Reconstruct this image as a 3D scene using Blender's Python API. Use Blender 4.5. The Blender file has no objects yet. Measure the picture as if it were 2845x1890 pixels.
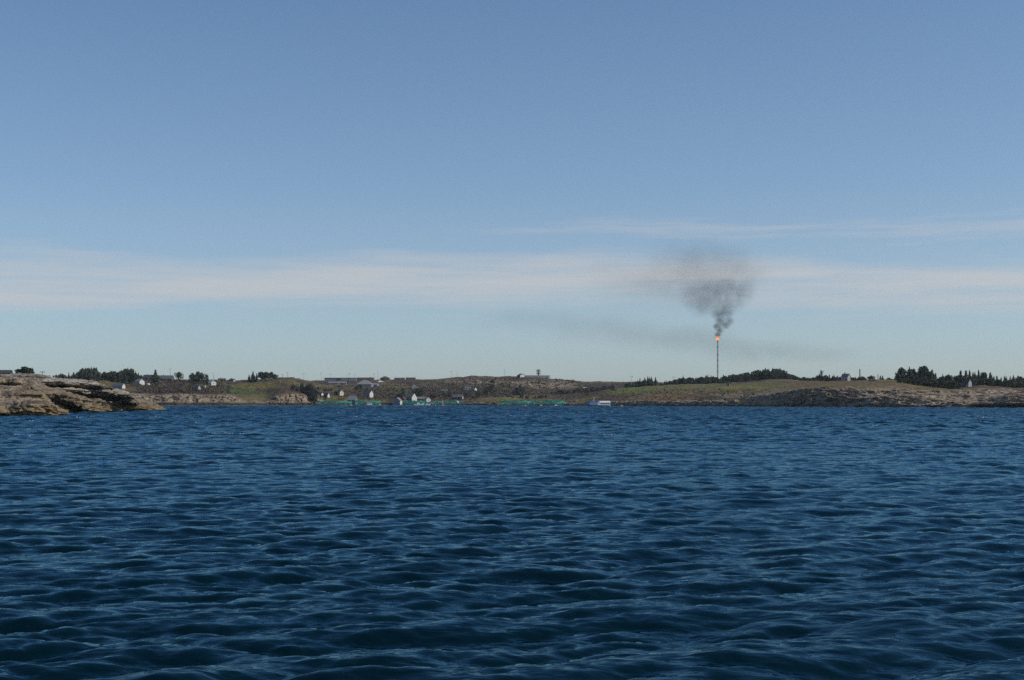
import bpy, math, random
import numpy as np
from mathutils import Vector, Matrix
from mathutils.bvhtree import BVHTree

random.seed(7)
RNG = np.random.default_rng(11)
R = math.radians
scene = bpy.context.scene
COL = scene.collection

# ------------------------------------------------------------------ camera
CX, HY, F, CAMH = 1422.5, 1120.0, 2845 * 50 / 36, 3.0     # photograph's centre column, horizon row, focal length in its pixels
cam = bpy.data.cameras.new('camera')
cam.sensor_width = 36; cam.lens = 50; cam.shift_y = (HY - 945) / 2845
cam.clip_start = 0.5; cam.clip_end = 60000
camo = bpy.data.objects.new('camera', cam)
camo.location = (0, 0, CAMH); camo.rotation_euler = (R(90), 0, 0)
COL.objects.link(camo); scene.camera = camo

# ------------------------------------------------------------------ world: sky with thin cloud bands
SUN_AZ, SUN_EL = 99, 39          # azimuth clockwise from the view direction
w = bpy.data.worlds.new('World'); scene.world = w; w.use_nodes = True
nt = w.node_tree; nt.nodes.clear()
def N(t, kind, **kw):
    n = t.nodes.new(kind)
    for k, v in kw.items():
        if k.startswith('i_'):
            n.inputs[k[2:].replace('_', ' ')].default_value = v
        else: setattr(n, k, v)
    return n
def lk(t, a, b): t.links.new(a, b)
def M1(t, op, a, b=None, c=None, clamp=False):
    n = t.nodes.new('ShaderNodeMath'); n.operation = op; n.use_clamp = clamp
    for i, v in enumerate((a, b, c)):
        if v is None: continue
        if isinstance(v, (int, float)): n.inputs[i].default_value = v
        else: t.links.new(v, n.inputs[i])
    return n.outputs[0]
def MR(t, v, a, b, c=0., d=1., smooth=True):
    n = t.nodes.new('ShaderNodeMapRange'); n.interpolation_type = 'SMOOTHSTEP' if smooth else 'LINEAR'; n.clamp = True
    t.links.new(v, n.inputs[0])
    for i, x in enumerate((a, b, c, d)): n.inputs[i + 1].default_value = x
    return n.outputs[0]
SKY_STRENGTH = 0.121
out = N(nt, 'ShaderNodeOutputWorld'); bg = N(nt, 'ShaderNodeBackground'); bg.inputs[1].default_value = SKY_STRENGTH
sky = N(nt, 'ShaderNodeTexSky', sky_type='NISHITA', sun_disc=False)
sky.sun_elevation = R(SUN_EL); sky.sun_rotation = R(SUN_AZ); sky.altitude = 0
sky.air_density = 0.7; sky.dust_density = 0.9; sky.ozone_density = 3.5
tc = N(nt, 'ShaderNodeTexCoord'); sp = N(nt, 'ShaderNodeSeparateXYZ'); lk(nt, tc.outputs['Generated'], sp.inputs[0])
az = M1(nt, 'ARCTAN2', sp.outputs[0], sp.outputs[1]); el = sp.outputs[2]
def streak(sa, se, off, detail=5, rough=.55):
    cx = N(nt, 'ShaderNodeCombineXYZ'); lk(nt, M1(nt, 'MULTIPLY', az, sa), cx.inputs[0])
    lk(nt, M1(nt, 'MULTIPLY', el, se), cx.inputs[1]); cx.inputs[2].default_value = off
    n = N(nt, 'ShaderNodeTexNoise'); n.inputs['Scale'].default_value = 1; n.inputs['Detail'].default_value = detail
    n.inputs['Roughness'].default_value = rough; lk(nt, cx.outputs[0], n.inputs['Vector']); return n.outputs['Fac']
n_big = streak(2.6, 9, 3.1, 2); n_fine = streak(6, 110, 8.4, 8, .66); n_edge = streak(9, 60, 1.7, 5, .6)
def band(lo0, lo1, hi0, hi1, shift, amount, lowest=0.25):
    e = M1(nt, 'ADD', el, M1(nt, 'MULTIPLY', M1(nt, 'SUBTRACT', n_big, .5), shift))
    e = M1(nt, 'ADD', e, M1(nt, 'MULTIPLY', M1(nt, 'SUBTRACT', n_edge, .5), .022))
    b = M1(nt, 'MULTIPLY', MR(nt, e, lo0, lo1), MR(nt, e, hi0, hi1, 1., 0.))
    b = M1(nt, 'MULTIPLY', b, MR(nt, n_fine, .30, .62, lowest, 1.))
    return M1(nt, 'MULTIPLY', b, amount)
c1 = band(.050, .080, .088, .117, .055, .82, .5)
c2 = M1(nt, 'MULTIPLY', band(.110, .120, .122, .133, .05, .42, .0), MR(nt, az, -.28, .14))
veil = M1(nt, 'MAXIMUM', MR(nt, el, .02, .15, .30, .10, False), 0.); veil = M1(nt, 'MULTIPLY', veil, MR(nt, el, .12, .30, 1., .0, False))
cl = M1(nt, 'MAXIMUM', M1(nt, 'MAXIMUM', c1, c2), veil)
mix = N(nt, 'ShaderNodeMixRGB'); lk(nt, cl, mix.inputs[0]); 
tint = N(nt, 'ShaderNodeVectorMath', operation='MULTIPLY'); lk(nt, sky.outputs[0], tint.inputs[0]); tint.inputs[1].default_value = (.89, 1.0, .98)
lk(nt, tint.outputs[0], mix.inputs[1])
mix.inputs[2].default_value = (4.65, 4.7, 4.8, 1)
lk(nt, mix.outputs[0], bg.inputs[0]); lk(nt, bg.outputs[0], out.inputs[0])

sun = bpy.data.lights.new('sun', 'SUN'); sun.energy = 3.0; sun.angle = R(.53); sun.color = (1, .93, .82)
suno = bpy.data.objects.new('sun', sun); COL.objects.link(suno)
sd = Vector((math.sin(R(SUN_AZ)) * math.cos(R(SUN_EL)), math.cos(R(SUN_AZ)) * math.cos(R(SUN_EL)), math.sin(R(SUN_EL))))
suno.rotation_euler = sd.to_track_quat('Z', 'Y').to_euler()

vs = scene.view_settings
vs.view_transform = 'Standard'; vs.look = 'None'; vs.gamma = 1; vs.exposure = 0; vs.use_curve_mapping = False
scene.cycles.use_denoising = False
scene.cycles.max_bounces = 6; scene.cycles.transparent_max_bounces = 16; scene.cycles.volume_bounces = 0
scene.cycles.caustics_reflective = False; scene.cycles.caustics_refractive = False
scene.cycles.sample_clamp_indirect = 4

# ------------------------------------------------------------------ helpers
def zpx(y, d): return 0. if y is None else CAMH + (HY - y) / F * d
def xpx(x, d): return (x - CX) / F * d
def pt(x, y, d): return Vector((xpx(x, d), d, zpx(y, d)))

_perm = np.concatenate([RNG.permutation(256)] * 3).astype(np.int32)
_g = RNG.normal(size=(256, 3)); _g /= np.linalg.norm(_g, axis=1)[:, None]
def pn(x, y, z):
    xi, yi, zi = np.floor(x).astype(np.int64), np.floor(y).astype(np.int64), np.floor(z).astype(np.int64)
    fx, fy, fz = x - xi, y - yi, z - zi
    u, v, ww = [t * t * t * (t * (t * 6 - 15) + 10) for t in (fx, fy, fz)]
    xi &= 255; yi &= 255; zi &= 255
    def gr(a, b, c):
        h = _perm[_perm[_perm[(xi + a) & 255] + ((yi + b) & 255)] + ((zi + c) & 255)]
        g = _g[h]
        return g[..., 0] * (fx - a) + g[..., 1] * (fy - b) + g[..., 2] * (fz - c)
    def L(a, b, t): return a + (b - a) * t
    return 1.6 * L(L(L(gr(0,0,0), gr(1,0,0), u), L(gr(0,1,0), gr(1,1,0), u), v),
                   L(L(gr(0,0,1), gr(1,0,1), u), L(gr(0,1,1), gr(1,1,1), u), v), ww)
def fbm(x, y, z, o=4, r=.5):
    s = 0; a = 1
    for i in range(o):
        s = s + a * pn(x + 17.3 * i, y - 9.1 * i, z + 5.7 * i); x, y, z = x * 2.03, y * 2.03, z * 2.03; a *= r
    return s
def ridged(x, y, z, o=4, r=.5):
    s = 0; a = 1
    for i in range(o):
        s = s + a * (1 - 2 * np.abs(pn(x + 13.7 * i, y + 3.3 * i, z - 8.2 * i))); x, y, z = x * 2.1, y * 2.1, z * 2.1; a *= r
    return s

def tag(o, label=None, cat=None, group=None, kind=None):
    if label: o['label'] = label
    if cat: o['category'] = cat
    if group: o['group'] = group
    if kind: o['kind'] = kind
    return o
def link_mesh(name, me, mat=None, parent=None):
    o = bpy.data.objects.new(name, me); COL.objects.link(o)
    if mat is not None and not me.materials: me.materials.append(mat)
    if parent is not None: o.parent = parent
    return o
def empty(name, loc, rz=0):
    o = bpy.data.objects.new(name, None); COL.objects.link(o); o.location = loc; o.rotation_euler = (0, 0, rz)
    o.empty_display_size = .5; return o
class MB:
    def __init__(s): s.v = []; s.f = []
    def add(s, v, f):
        b = len(s.v); s.v += [tuple(p) for p in v]; s.f += [tuple(i + b for i in q) for q in f]; return s
    def box(s, x0, x1, y0, y1, z0, z1):
        return s.add([(x0,y0,z0),(x1,y0,z0),(x1,y1,z0),(x0,y1,z0),(x0,y0,z1),(x1,y0,z1),(x1,y1,z1),(x0,y1,z1)],
                     [(3,2,1,0),(4,5,6,7),(0,1,5,4),(1,2,6,5),(2,3,7,6),(3,0,4,7)])
    def tube(s, a, b, r0, r1=None, n=6):
        a, b = Vector(a), Vector(b); r1 = r0 if r1 is None else r1
        q = (b - a).to_track_quat('Z', 'Y'); vv = []
        for p, r in ((a, r0), (b, r1)):
            for i in range(n):
                t = 2 * math.pi * i / n; vv.append(p + q @ Vector((r * math.cos(t), r * math.sin(t), 0)))
        return s.add(vv, [(i, (i+1) % n, n + (i+1) % n, n + i) for i in range(n)] + [tuple(range(n-1, -1, -1)), tuple(range(n, 2*n))])
    def path(s, pts, r, n=6, close=False):
        m = len(pts)
        for i in range(m if close else m - 1): s.tube(pts[i], pts[(i+1) % m], r, r, n)
        return s
    def lathe(s, prof, n=14, c=(0,0,0)):
        vv = [(c[0] + r * math.cos(2*math.pi*i/n), c[1] + r * math.sin(2*math.pi*i/n), c[2] + z) for r, z in prof for i in range(n)]
        ff = [(k*n+i, k*n+(i+1) % n, (k+1)*n+(i+1) % n, (k+1)*n+i) for k in range(len(prof)-1) for i in range(n)]
        ff += [tuple(range(n-1, -1, -1)), tuple((len(prof)-1)*n + i for i in range(n))]
        return s.add(vv, ff)
    def build(s, name, mat, parent=None, smooth=False):
        me = bpy.data.meshes.new(name); me.from_pydata(s.v, [], s.f); me.update()
        if smooth: me.shade_smooth()
        return link_mesh(name, me, mat, parent)
def copy_tree(o, parent=None):
    c = o.copy(); COL.objects.link(c); c.parent = parent
    for ch in list(o.children): copy_tree(ch, c)
    return c

# ------------------------------------------------------------------ materials
_mats = {}
def mat(name, col, rough=.7, var=.25, scale=1.5, metal=0.):
    if name in _mats: return _mats[name]
    m = bpy.data.materials.new(name); m.use_nodes = True; t = m.node_tree; b = t.nodes['Principled BSDF']
    b.inputs['Roughness'].default_value = rough; b.inputs['Metallic'].default_value = metal
    tcn = N(t, 'ShaderNodeTexCoord'); n = N(t, 'ShaderNodeTexNoise'); n.inputs['Scale'].default_value = scale; n.inputs['Detail'].default_value = 4
    lk(t, tcn.outputs['Object'], n.inputs['Vector'])
    r = N(t, 'ShaderNodeMapRange'); lk(t, n.outputs['Fac'], r.inputs[0])
    r.inputs[1].default_value = .25; r.inputs[2].default_value = .75; r.inputs[3].default_value = 1 - var; r.inputs[4].default_value = 1 + var
    mu = N(t, 'ShaderNodeVectorMath', operation='SCALE'); mu.inputs[0].default_value = col[:3]; lk(t, r.outputs[0], mu.inputs['Scale'])
    lk(t, mu.outputs[0], b.inputs['Base Color']); _mats[name] = m; return m

def land_material(name, s1, s2, bump, bdist):
    m = bpy.data.materials.new(name); m.use_nodes = True; t = m.node_tree; b = t.nodes['Principled BSDF']
    b.inputs['Roughness'].default_value = .9; b.inputs['Specular IOR Level'].default_value = .15
    at = N(t, 'ShaderNodeAttribute', attribute_name='cover'); g = N(t, 'ShaderNodeNewGeometry')
    n1 = N(t, 'ShaderNodeTexNoise'); n1.inputs['Scale'].default_value = s1; n1.inputs['Detail'].default_value = 6; n1.inputs['Roughness'].default_value = .65
    n2 = N(t, 'ShaderNodeTexNoise'); n2.inputs['Scale'].default_value = s2; n2.inputs['Detail'].default_value = 4
    mp = N(t, 'ShaderNodeMapping'); mp.inputs['Scale'].default_value = (.45, .45, 1.6); mp.inputs['Rotation'].default_value = (0, R(9), 0)
    lk(t, g.outputs['Position'], mp.inputs[0]); lk(t, mp.outputs[0], n1.inputs['Vector']); lk(t, g.outputs['Position'], n2.inputs['Vector'])
    f = M1(t, 'MULTIPLY', MR(t, n1.outputs['Fac'], .28, .72, .74, 1.28, False), MR(t, n2.outputs['Fac'], .3, .7, .8, 1.22, False))
    mu = N(t, 'ShaderNodeVectorMath', operation='SCALE'); lk(t, at.outputs['Color'], mu.inputs[0]); lk(t, f, mu.inputs['Scale'])
    lk(t, mu.outputs[0], b.inputs['Base Color'])
    bp = N(t, 'ShaderNodeBump'); bp.inputs['Strength'].default_value = bump; bp.inputs['Distance'].default_value = bdist
    lk(t, n1.outputs['Fac'], bp.inputs['Height']); lk(t, bp.outputs[0], b.inputs['Normal'])
    return m
LAND_FAR = land_material('land_cover', .35, 1.3, .9, 1.5)
LAND_NEAR = land_material('shore_rock', .9, 3.5, .8, .5)

def grid_mesh(name, X, Y, Z, mat, cover=None, smooth=True, attrs=None):
    nu, nv = X.shape
    co = np.stack([X, Y, Z], -1).reshape(-1, 3).astype(np.float32)
    i = np.arange(nu * nv).reshape(nu, nv)
    q = np.stack([i[:-1,:-1], i[1:,:-1], i[1:,1:], i[:-1,1:]], -1).reshape(-1, 4).astype(np.int32)
    me = bpy.data.meshes.new(name)
    me.vertices.add(len(co)); me.vertices.foreach_set('co', co.ravel())
    me.loops.add(q.size); me.loops.foreach_set('vertex_index', q.ravel())
    me.polygons.add(len(q)); me.polygons.foreach_set('loop_start', np.arange(0, q.size, 4, dtype=np.int32))
    me.polygons.foreach_set('loop_total', np.full(len(q), 4, np.int32))
    me.update(calc_edges=True); me.validate()
    if smooth: me.shade_smooth()
    if cover is not None:
        a = me.attributes.new('cover', 'FLOAT_COLOR', 'POINT')
        a.data.foreach_set('color', np.concatenate([cover.reshape(-1, 3), np.ones((len(co), 1))], 1).astype(np.float32).ravel())
    for k, v in (attrs or {}).items():
        a = me.attributes.new(k, 'FLOAT', 'POINT'); a.data.foreach_set('value', v.astype(np.float32).ravel())
    return link_mesh(name, me, mat), co, q

# ------------------------------------------------------------------ the sea: wind waves from a directional spectrum
def wave_tile(n, L, kmin, kmax, hs, wind, seed, kp, spread=4):
    g = np.random.default_rng(seed); k1 = 2 * np.pi * np.fft.fftfreq(n, L / n)
    kx, ky = np.meshgrid(k1, k1, indexing='ij'); k = np.hypot(kx, ky); k[0, 0] = 1
    c = (kx * math.cos(wind) + ky * math.sin(wind)) / k
    S = np.exp(-1.25 * (kp / k) ** 2) / k ** 4 * (np.clip(c, 0, 1) ** spread + .04 * np.abs(c))
    S[(k < kmin) | (k > kmax)] = 0; S[0, 0] = 0
    h = (g.normal(size=(n, n)) + 1j * g.normal(size=(n, n))) * np.sqrt(S)
    z = np.fft.ifft2(h).real; sc = hs / 4 / z.std(); h = h * sc
    return z * sc, np.fft.ifft2(-1j * kx / k * h).real, np.fft.ifft2(-1j * ky / k * h).real, L
def samp(tile, x, y, rot=0.):
    c, s = math.cos(rot), math.sin(rot)
    u, v = (x * c + y * s), (-x * s + y * c)
    n = tile[0].shape[0]; u = np.mod(u / tile[3], 1) * n; v = np.mod(v / tile[3], 1) * n
    i, j = u.astype(int) % n, v.astype(int) % n; fu, fv = u - np.floor(u), v - np.floor(v); i1, j1 = (i+1) % n, (j+1) % n
    o = [t[i,j]*(1-fu)*(1-fv) + t[i1,j]*fu*(1-fv) + t[i,j1]*(1-fu)*fv + t[i1,j1]*fu*fv for t in tile[:3]]
    return o[0], o[1] * c - o[2] * s, o[1] * s + o[2] * c
def build_sea():
    r = np.concatenate([np.geomspace(.3, 11, 26)[:-1], np.geomspace(11, 1750, 1330)[:-1], np.geomspace(1750, 4000, 22)])
    th = np.concatenate([np.linspace(-math.pi, -.46, 46)[:-1], np.linspace(-.46, .46, 520), np.linspace(.46, math.pi, 46)[1:]])
    T, RR = np.meshgrid(th, r, indexing='ij'); X, Y = RR * np.sin(T), RR * np.cos(T)
    wd = R(-78)
    A = wave_tile(1024, 41., .6, 17, .118, wd, 3, 3.6, 4); B = wave_tile(1024, 67., .4, 15, .15, wd, 5, 1.35, 4)
    C = wave_tile(512, 9.3, 16, 75, .021, wd, 8, 1.7, 2); D = wave_tile(1024, 173., 0.7, 3.0, .58, wd, 9, 1.5, 4); E = wave_tile(512, 331., .35, 1.3, 1.4, wd, 12, .7, 3)
    gust = np.clip(1 + .55 * fbm(X / 26, Y / 60, X * 0 + 3.3, 3), .45, 1.5)
    za, xa, ya = samp(A, X, Y); zb, xb, yb = samp(B, X, Y, .35); zc, xc, yc = samp(C, X, Y, -.2); zd, xd, yd = samp(D, X, Y); ze, xe, ye = samp(E, X, Y, .2)
    fade = lambda a, b: np.clip((b - RR) / (b - a), 0, 1) ** 1.5
    fa, fc = fade(140, 600), fade(25, 120); fd = np.clip((RR - 70) / 160, 0, 1) * np.clip((900 - RR) / 400, 0, 1); fe = np.clip((RR - 280) / 500, 0, 1) * np.clip((1750 - RR) / 60, 0, 1)
    dense = np.clip((.62 - np.abs(T)) / .16, 0, 1); fa = fa * (.15 + .85 * dense); fc = fc * dense
    ch = .88; fd = fd * dense; fe = fe * dense
    X = X + ch * (fa * (gust * xa + xb) + .6 * fc * xc); Y = Y + ch * (fa * (gust * ya + yb) + .6 * fc * yc)
    Z = fa * (gust * za + zb) + gust * fc * zc + fd * zd + fe * ze
    m = bpy.data.materials.new('sea_water'); m.use_nodes = True; t = m.node_tree; b = t.nodes['Principled BSDF']
    t.nodes.remove(b); mo = t.nodes['Material Output']
    body = N(t, 'ShaderNodeBsdfDiffuse'); body.inputs['Color'].default_value = (.0005, .0085, .0130, 1)
    gl = N(t, 'ShaderNodeBsdfGlossy'); gl.inputs['Color'].default_value = (.285, .505, .64, 1); gl.inputs['Roughness'].default_value = .05
    fr_ = N(t, 'ShaderNodeFresnel'); fr_.inputs['IOR'].default_value = 1.333; ms = N(t, 'ShaderNodeMixShader')
    lk(t, fr_.outputs[0], ms.inputs[0]); lk(t, body.outputs[0], ms.inputs[1]); lk(t, gl.outputs[0], ms.inputs[2]); lk(t, ms.outputs[0], mo.inputs['Surface'])
    g = N(t, 'ShaderNodeNewGeometry'); at = N(t, 'ShaderNodeAttribute', attribute_name='far')
    def tex(sx, sy, detail):
        mp = N(t, 'ShaderNodeMapping'); mp.inputs['Scale'].default_value = (sx, sy, 0); mp.inputs['Rotation'].default_value = (0, 0, R(-8)); lk(t, g.outputs['Position'], mp.inputs[0])
        n = N(t, 'ShaderNodeTexNoise'); n.inputs['Scale'].default_value = 1; n.inputs['Detail'].default_value = detail; n.inputs['Roughness'].default_value = .55
        n.inputs['Distortion'].default_value = .4; lk(t, mp.outputs[0], n.inputs['Vector']); return n.outputs['Fac']
    b1 = N(t, 'ShaderNodeBump'); b1.inputs['Distance'].default_value = .05; b1.inputs['Strength'].default_value = .45; lk(t, tex(2.2, 4.5, 4), b1.inputs['Height'])
    b2 = N(t, 'ShaderNodeBump'); b2.inputs['Distance'].default_value = .8; lk(t, at.outputs['Fac'], b2.inputs['Strength']); lk(t, tex(.28, .62, 4), b2.inputs['Height'])
    lk(t, b1.outputs[0], b2.inputs['Normal'])
    for n_ in (body, gl, fr_): lk(t, b2.outputs[0], n_.inputs['Normal'])
    o, _, _ = grid_mesh('sea', X, Y, Z, m, attrs={'far': .12 + .95 * np.clip((RR - 50) / 450, 0, 1)})
    tag(o, 'dark blue wind rippled sea filling the foreground', kind='structure')
    # white flecks added on high crests to stand in for sun glints
    rr = random.Random(21); fb = MB(); sel = np.argwhere((RR > 22) & (RR < 420) & (np.abs(T) < .36) & (Z > np.where(RR < 140, .115, .16)))
    for _ in range(60):
        i, j = sel[rr.randrange(len(sel))]; sc = .35 + RR[i, j] / 130
        for _k in range(rr.randint(3, 11)):
            ii, jj = min(max(i + rr.randint(-5, 5), 0), Z.shape[0] - 1), min(max(j + rr.randint(-1, 1), 0), Z.shape[1] - 1)
            c = Vector((X[ii, jj], Y[ii, jj], Z[ii, jj] + .012)); a = rr.uniform(0, 6.3); q = rr.uniform(.025, .06) * sc
            fb.add([c + Vector((q * math.cos(a + t_ * 1.2566) * rr.uniform(.7, 1.9), q * math.sin(a + t_ * 1.2566) * rr.uniform(.5, 1), rr.uniform(0, .02))) for t_ in range(5)] + [c + Vector((0, 0, q * .5))], [(k_, (k_ + 1) % 5, 5) for k_ in range(5)])
    fo = fb.build('crest_glints', mat('glint_white', (.75, .77, .78), .6)); tag(fo, 'scattered white flecks standing in for sun glints on the wave crests', 'crest_glints', kind='stuff')
build_sea()

# ------------------------------------------------------------------ land
def smooth_v(a, it):
    for _ in range(it):
        b = a.copy(); b[:, 1:-1] = (a[:, :-2] + 2 * a[:, 1:-1] + a[:, 2:]) / 4; a = b
    return a
def sheet(keys, seg, step, smooth=3, usm=0):
    """keys: photograph column -> list of (distance, row) or (distance, None, height). Returns world coordinates."""
    ks = sorted(keys); u = np.arange(ks[0], ks[-1] + step, step); npt = len(keys[ks[0]])
    D = np.zeros((len(u), npt)); H = np.zeros_like(D)
    for j in range(npt):
        d = [keys[k][j][0] for k in ks]
        h = [keys[k][j][2] if len(keys[k][j]) == 3 else zpx(keys[k][j][1], keys[k][j][0]) for k in ks]
        D[:, j] = np.interp(u, ks, d); H[:, j] = np.interp(u, ks, h)
    vv = np.concatenate([np.linspace(j, j + 1, s, endpoint=False) for j, s in enumerate(seg)] + [[npt - 1]])
    j = np.minimum(vv.astype(int), npt - 2); f = vv - j
    Dv = D[:, j] * (1 - f) + D[:, j + 1] * f; Hv = H[:, j] * (1 - f) + H[:, j + 1] * f
    Dv, Hv = smooth_v(Dv, smooth), smooth_v(Hv, smooth)
    if usm: Dv, Hv = smooth_v(Dv.T, usm).T, smooth_v(Hv.T, usm).T
    U = np.repeat(u[:, None], Dv.shape[1], 1)
    return (U - CX) / F * Dv, Dv, Hv, U, np.repeat(vv[None], len(u), 0)
def normals(X, Y, Z):
    P = np.stack([X, Y, Z], -1); a = np.gradient(P, axis=0); b = np.gradient(P, axis=1)
    n = np.cross(a, b); n /= np.maximum(np.linalg.norm(n, axis=-1, keepdims=True), 1e-9)
    return n
def ss(a, b, x): t = np.clip((x - a) / (b - a), 0, 1); return t * t * (3 - 2 * t)
def lerp(a, b, t): return a + (np.asarray(b) - a) * t[..., None]
C_ROCK, C_ROCK2, C_ROCKD = (.36, .28, .2), (.26, .207, .155), (.10, .08, .06)
C_HEATH, C_GRASS, C_GREEN, C_STRAW = (.075, .051, .036), (.128, .108, .045), (.085, .10, .034), (.19, .135, .07)
C_WEED, C_OCHRE = (.022, .018, .012), (.22, .165, .085)
def project(X, Y, Z): return CX + X / Y * F, HY - (Z - CAMH) / Y * F
LAND = []
def land(name, label, keys, seg, step, rockv, amp, patches=(), sc=1., mat=LAND_FAR, weed=1., jw=1.4, sw=.9, dip=.16, lw=.45, usm=12, dark=1., ribs=None):
    X, Y, Z, U, V = sheet(keys, seg, step, usm=usm)
    rk = np.interp(V, range(len(rockv)), rockv)                    # how rocky each contour is
    for (x, y, rx, ry, c, s) in patches:
        if c is None:
            sxp, syp = project(X, Y, Z); rk = np.clip(rk + s * np.exp(-((sxp - x) / rx) ** 2 - ((syp - y) / ry) ** 2), 0, 1)
    q = Z + dip * X
    strat = ridged(X / (26 * sc), Y / (26 * sc), q / (2.8 * sc), 5, .6)
    joint = ridged(X / (8 * sc), Y / (30 * sc), Z / (22 * sc), 5, .62)
    lump = fbm(X / (30 * sc), Y / (40 * sc), Z / 60, 5)
    above = ss(-.5, 1.5, Z); fine = ridged(X / (4.5 * sc), Y / (7 * sc), q / (1.3 * sc), 4, .6)
    if ribs: jw = jw + ribs[2] * np.exp(-((U - ribs[0]) / ribs[1]) ** 2)
    Yn = Y - amp * rk * above * (jw * joint + sw * strat + .4 * fine)
    Zn = Z + above * (amp * (.25 * strat + lw * lump) * (.25 + .75 * rk) + .5 * fbm(X / 6, Y / 9, Z * 0, 3) * (1 - .5 * rk))
    Xn = X + amp * .3 * rk * fbm(X / 9, Y / 9, Z / 5 + 40, 3)
    X, Y, Z = Xn, Yn, Zn
    n = normals(X, Y, Z); up = np.abs(n[..., 2])
    c1 = fbm(X / 14, Y / 30, Z / 5, 5, .6); c2 = fbm(X / 45 + 9, Y / 90, Z / 30, 4); c3 = fbm(X / 4, Y / 8, Z / 1.6 + 7, 4, .6)
    rock = lerp(np.array(C_ROCK), C_ROCK2, ss(-.4, .5, c1)); rock = lerp(rock, C_ROCKD, .75 * ss(.1, .8, c3 + .35 * strat - .2))
    veg = lerp(np.array(C_HEATH), C_GRASS, ss(-.35, .45, c2)); veg = lerp(veg, C_STRAW, .6 * ss(.15, .7, c3))
    sxp, syp = project(X, Y, np.maximum(Z, .1))
    for (x, y, rx, ry, c, s) in patches:
        if c is not None:
            m = s * ss(.15, .75, np.exp(-((sxp - x) / rx) ** 2 - ((syp - y) / ry) ** 2) + .25 * c1); veg = lerp(veg, c, np.clip(m, 0, 1))
    rmask = ss(.35, .65, rk + .5 * c3 * .6 + .35 * c1 + .9 * (.75 - up))
    cov = lerp(veg, rock, rmask)
    tide = Z + .5 * c1 + .3 * c3
    cov = lerp(cov, C_WEED, .9 * (1 - ss(2.2 * weed, 3.6 * weed, tide)))
    cov = lerp(cov, C_OCHRE, .75 * (1 - ss(.5, 1.0, Z + .45 * c3)))
    o, co, fq = grid_mesh(name, X, Y, Z, mat, np.clip(cov * dark, .006, .6))
    tag(o, label, kind='structure'); LAND.append((co, fq))
    return o
def col(d0, *p):            # one column of the mainland: below the water, shoreline, contours, skyline, the land behind
    s = p[-1]; hs = zpx(s[1], s[0])
    return [(d0 - 40, None, -3), (d0, None, 0.05), *p, (s[0] + 180, None, hs - 5), (3500, None, max(14, hs - 14))]
MAIN = {
 -450: col(1250, (1275,1118), (1300,1098), (1350,1086), (1480,1066), (1600,1052)),
  150: col(1360, (1385,1118), (1410,1098), (1440,1087), (1540,1067), (1640,1051)),
  400: col(1450, (1475,1118), (1500,1098), (1530,1087), (1650,1067), (1750,1051)),
  480: col(1455, (1480,1118), (1505,1097), (1530,1087), (1650,1068), (1770,1054)),
  600: col(1470, (1490,1118), (1515,1099), (1532,1087), (1650,1071), (1800,1057)),
  660: col(1485, (1505,1119), (1522,1109), (1542,1098), (1680,1078), (1850,1057)),
  740: col(1535, (1555,1121), (1572,1117), (1592,1110), (1700,1077), (1850,1052)),
  780: col(1565, (1572,1119), (1580,1101), (1594,1092), (1700,1070), (1850,1049)),
  815: col(1590, (1596,1117), (1603,1098), (1615,1089), (1720,1068), (1850,1049)),
  850: col(1620, (1626,1118), (1633,1099), (1648,1090), (1800,1069), (2150,1057)),
  872: col(1640, (1646,1118), (1654,1102), (1666,1093), (1870,1073), (2300,1058)),
  892: col(1680, (1700,1122), (1716,1115), (1742,1104), (1950,1077), (2350,1057)),
 1000: col(1700, (1716,1122), (1732,1115), (1772,1103), (2000,1075), (2350,1057)),
 1100: col(1705, (1720,1122), (1740,1114), (1782,1101), (2020,1076), (2350,1054)),
 1200: col(1710, (1726,1122), (1746,1114), (1790,1102), (2060,1077), (2350,1055)),
 1250: col(1715, (1732,1122), (1752,1113), (1795,1100), (2130,1068), (2330,1049)),
 1310: col(1720, (1740,1121), (1762,1112), (1810,1097), (2180,1064), (2300,1045)),
 1400: col(1730, (1750,1120), (1775,1109), (1850,1091), (2170,1060), (2300,1046)),
 1500: col(1740, (1760,1119), (1790,1108), (1930,1087), (2170,1061), (2280,1050)),
 1560: col(1745, (1765,1119), (1800,1107), (1950,1087), (2170,1066), (2280,1055)),
 1620: col(1750, (1770,1118), (1810,1105), (1970,1087), (2170,1072), (2300,1061)),
 1700: col(1780, (1800,1118), (1840,1104), (2000,1087), (2200,1073), (2400,1060)),
 2000: col(1900, (1950,1112), (2000,1100), (2100,1085), (2250,1075), (2450,1066)),
 3300: col(1900, (1950,1112), (2000,1100), (2100,1085), (2250,1075), (2450,1066)),
}
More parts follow.
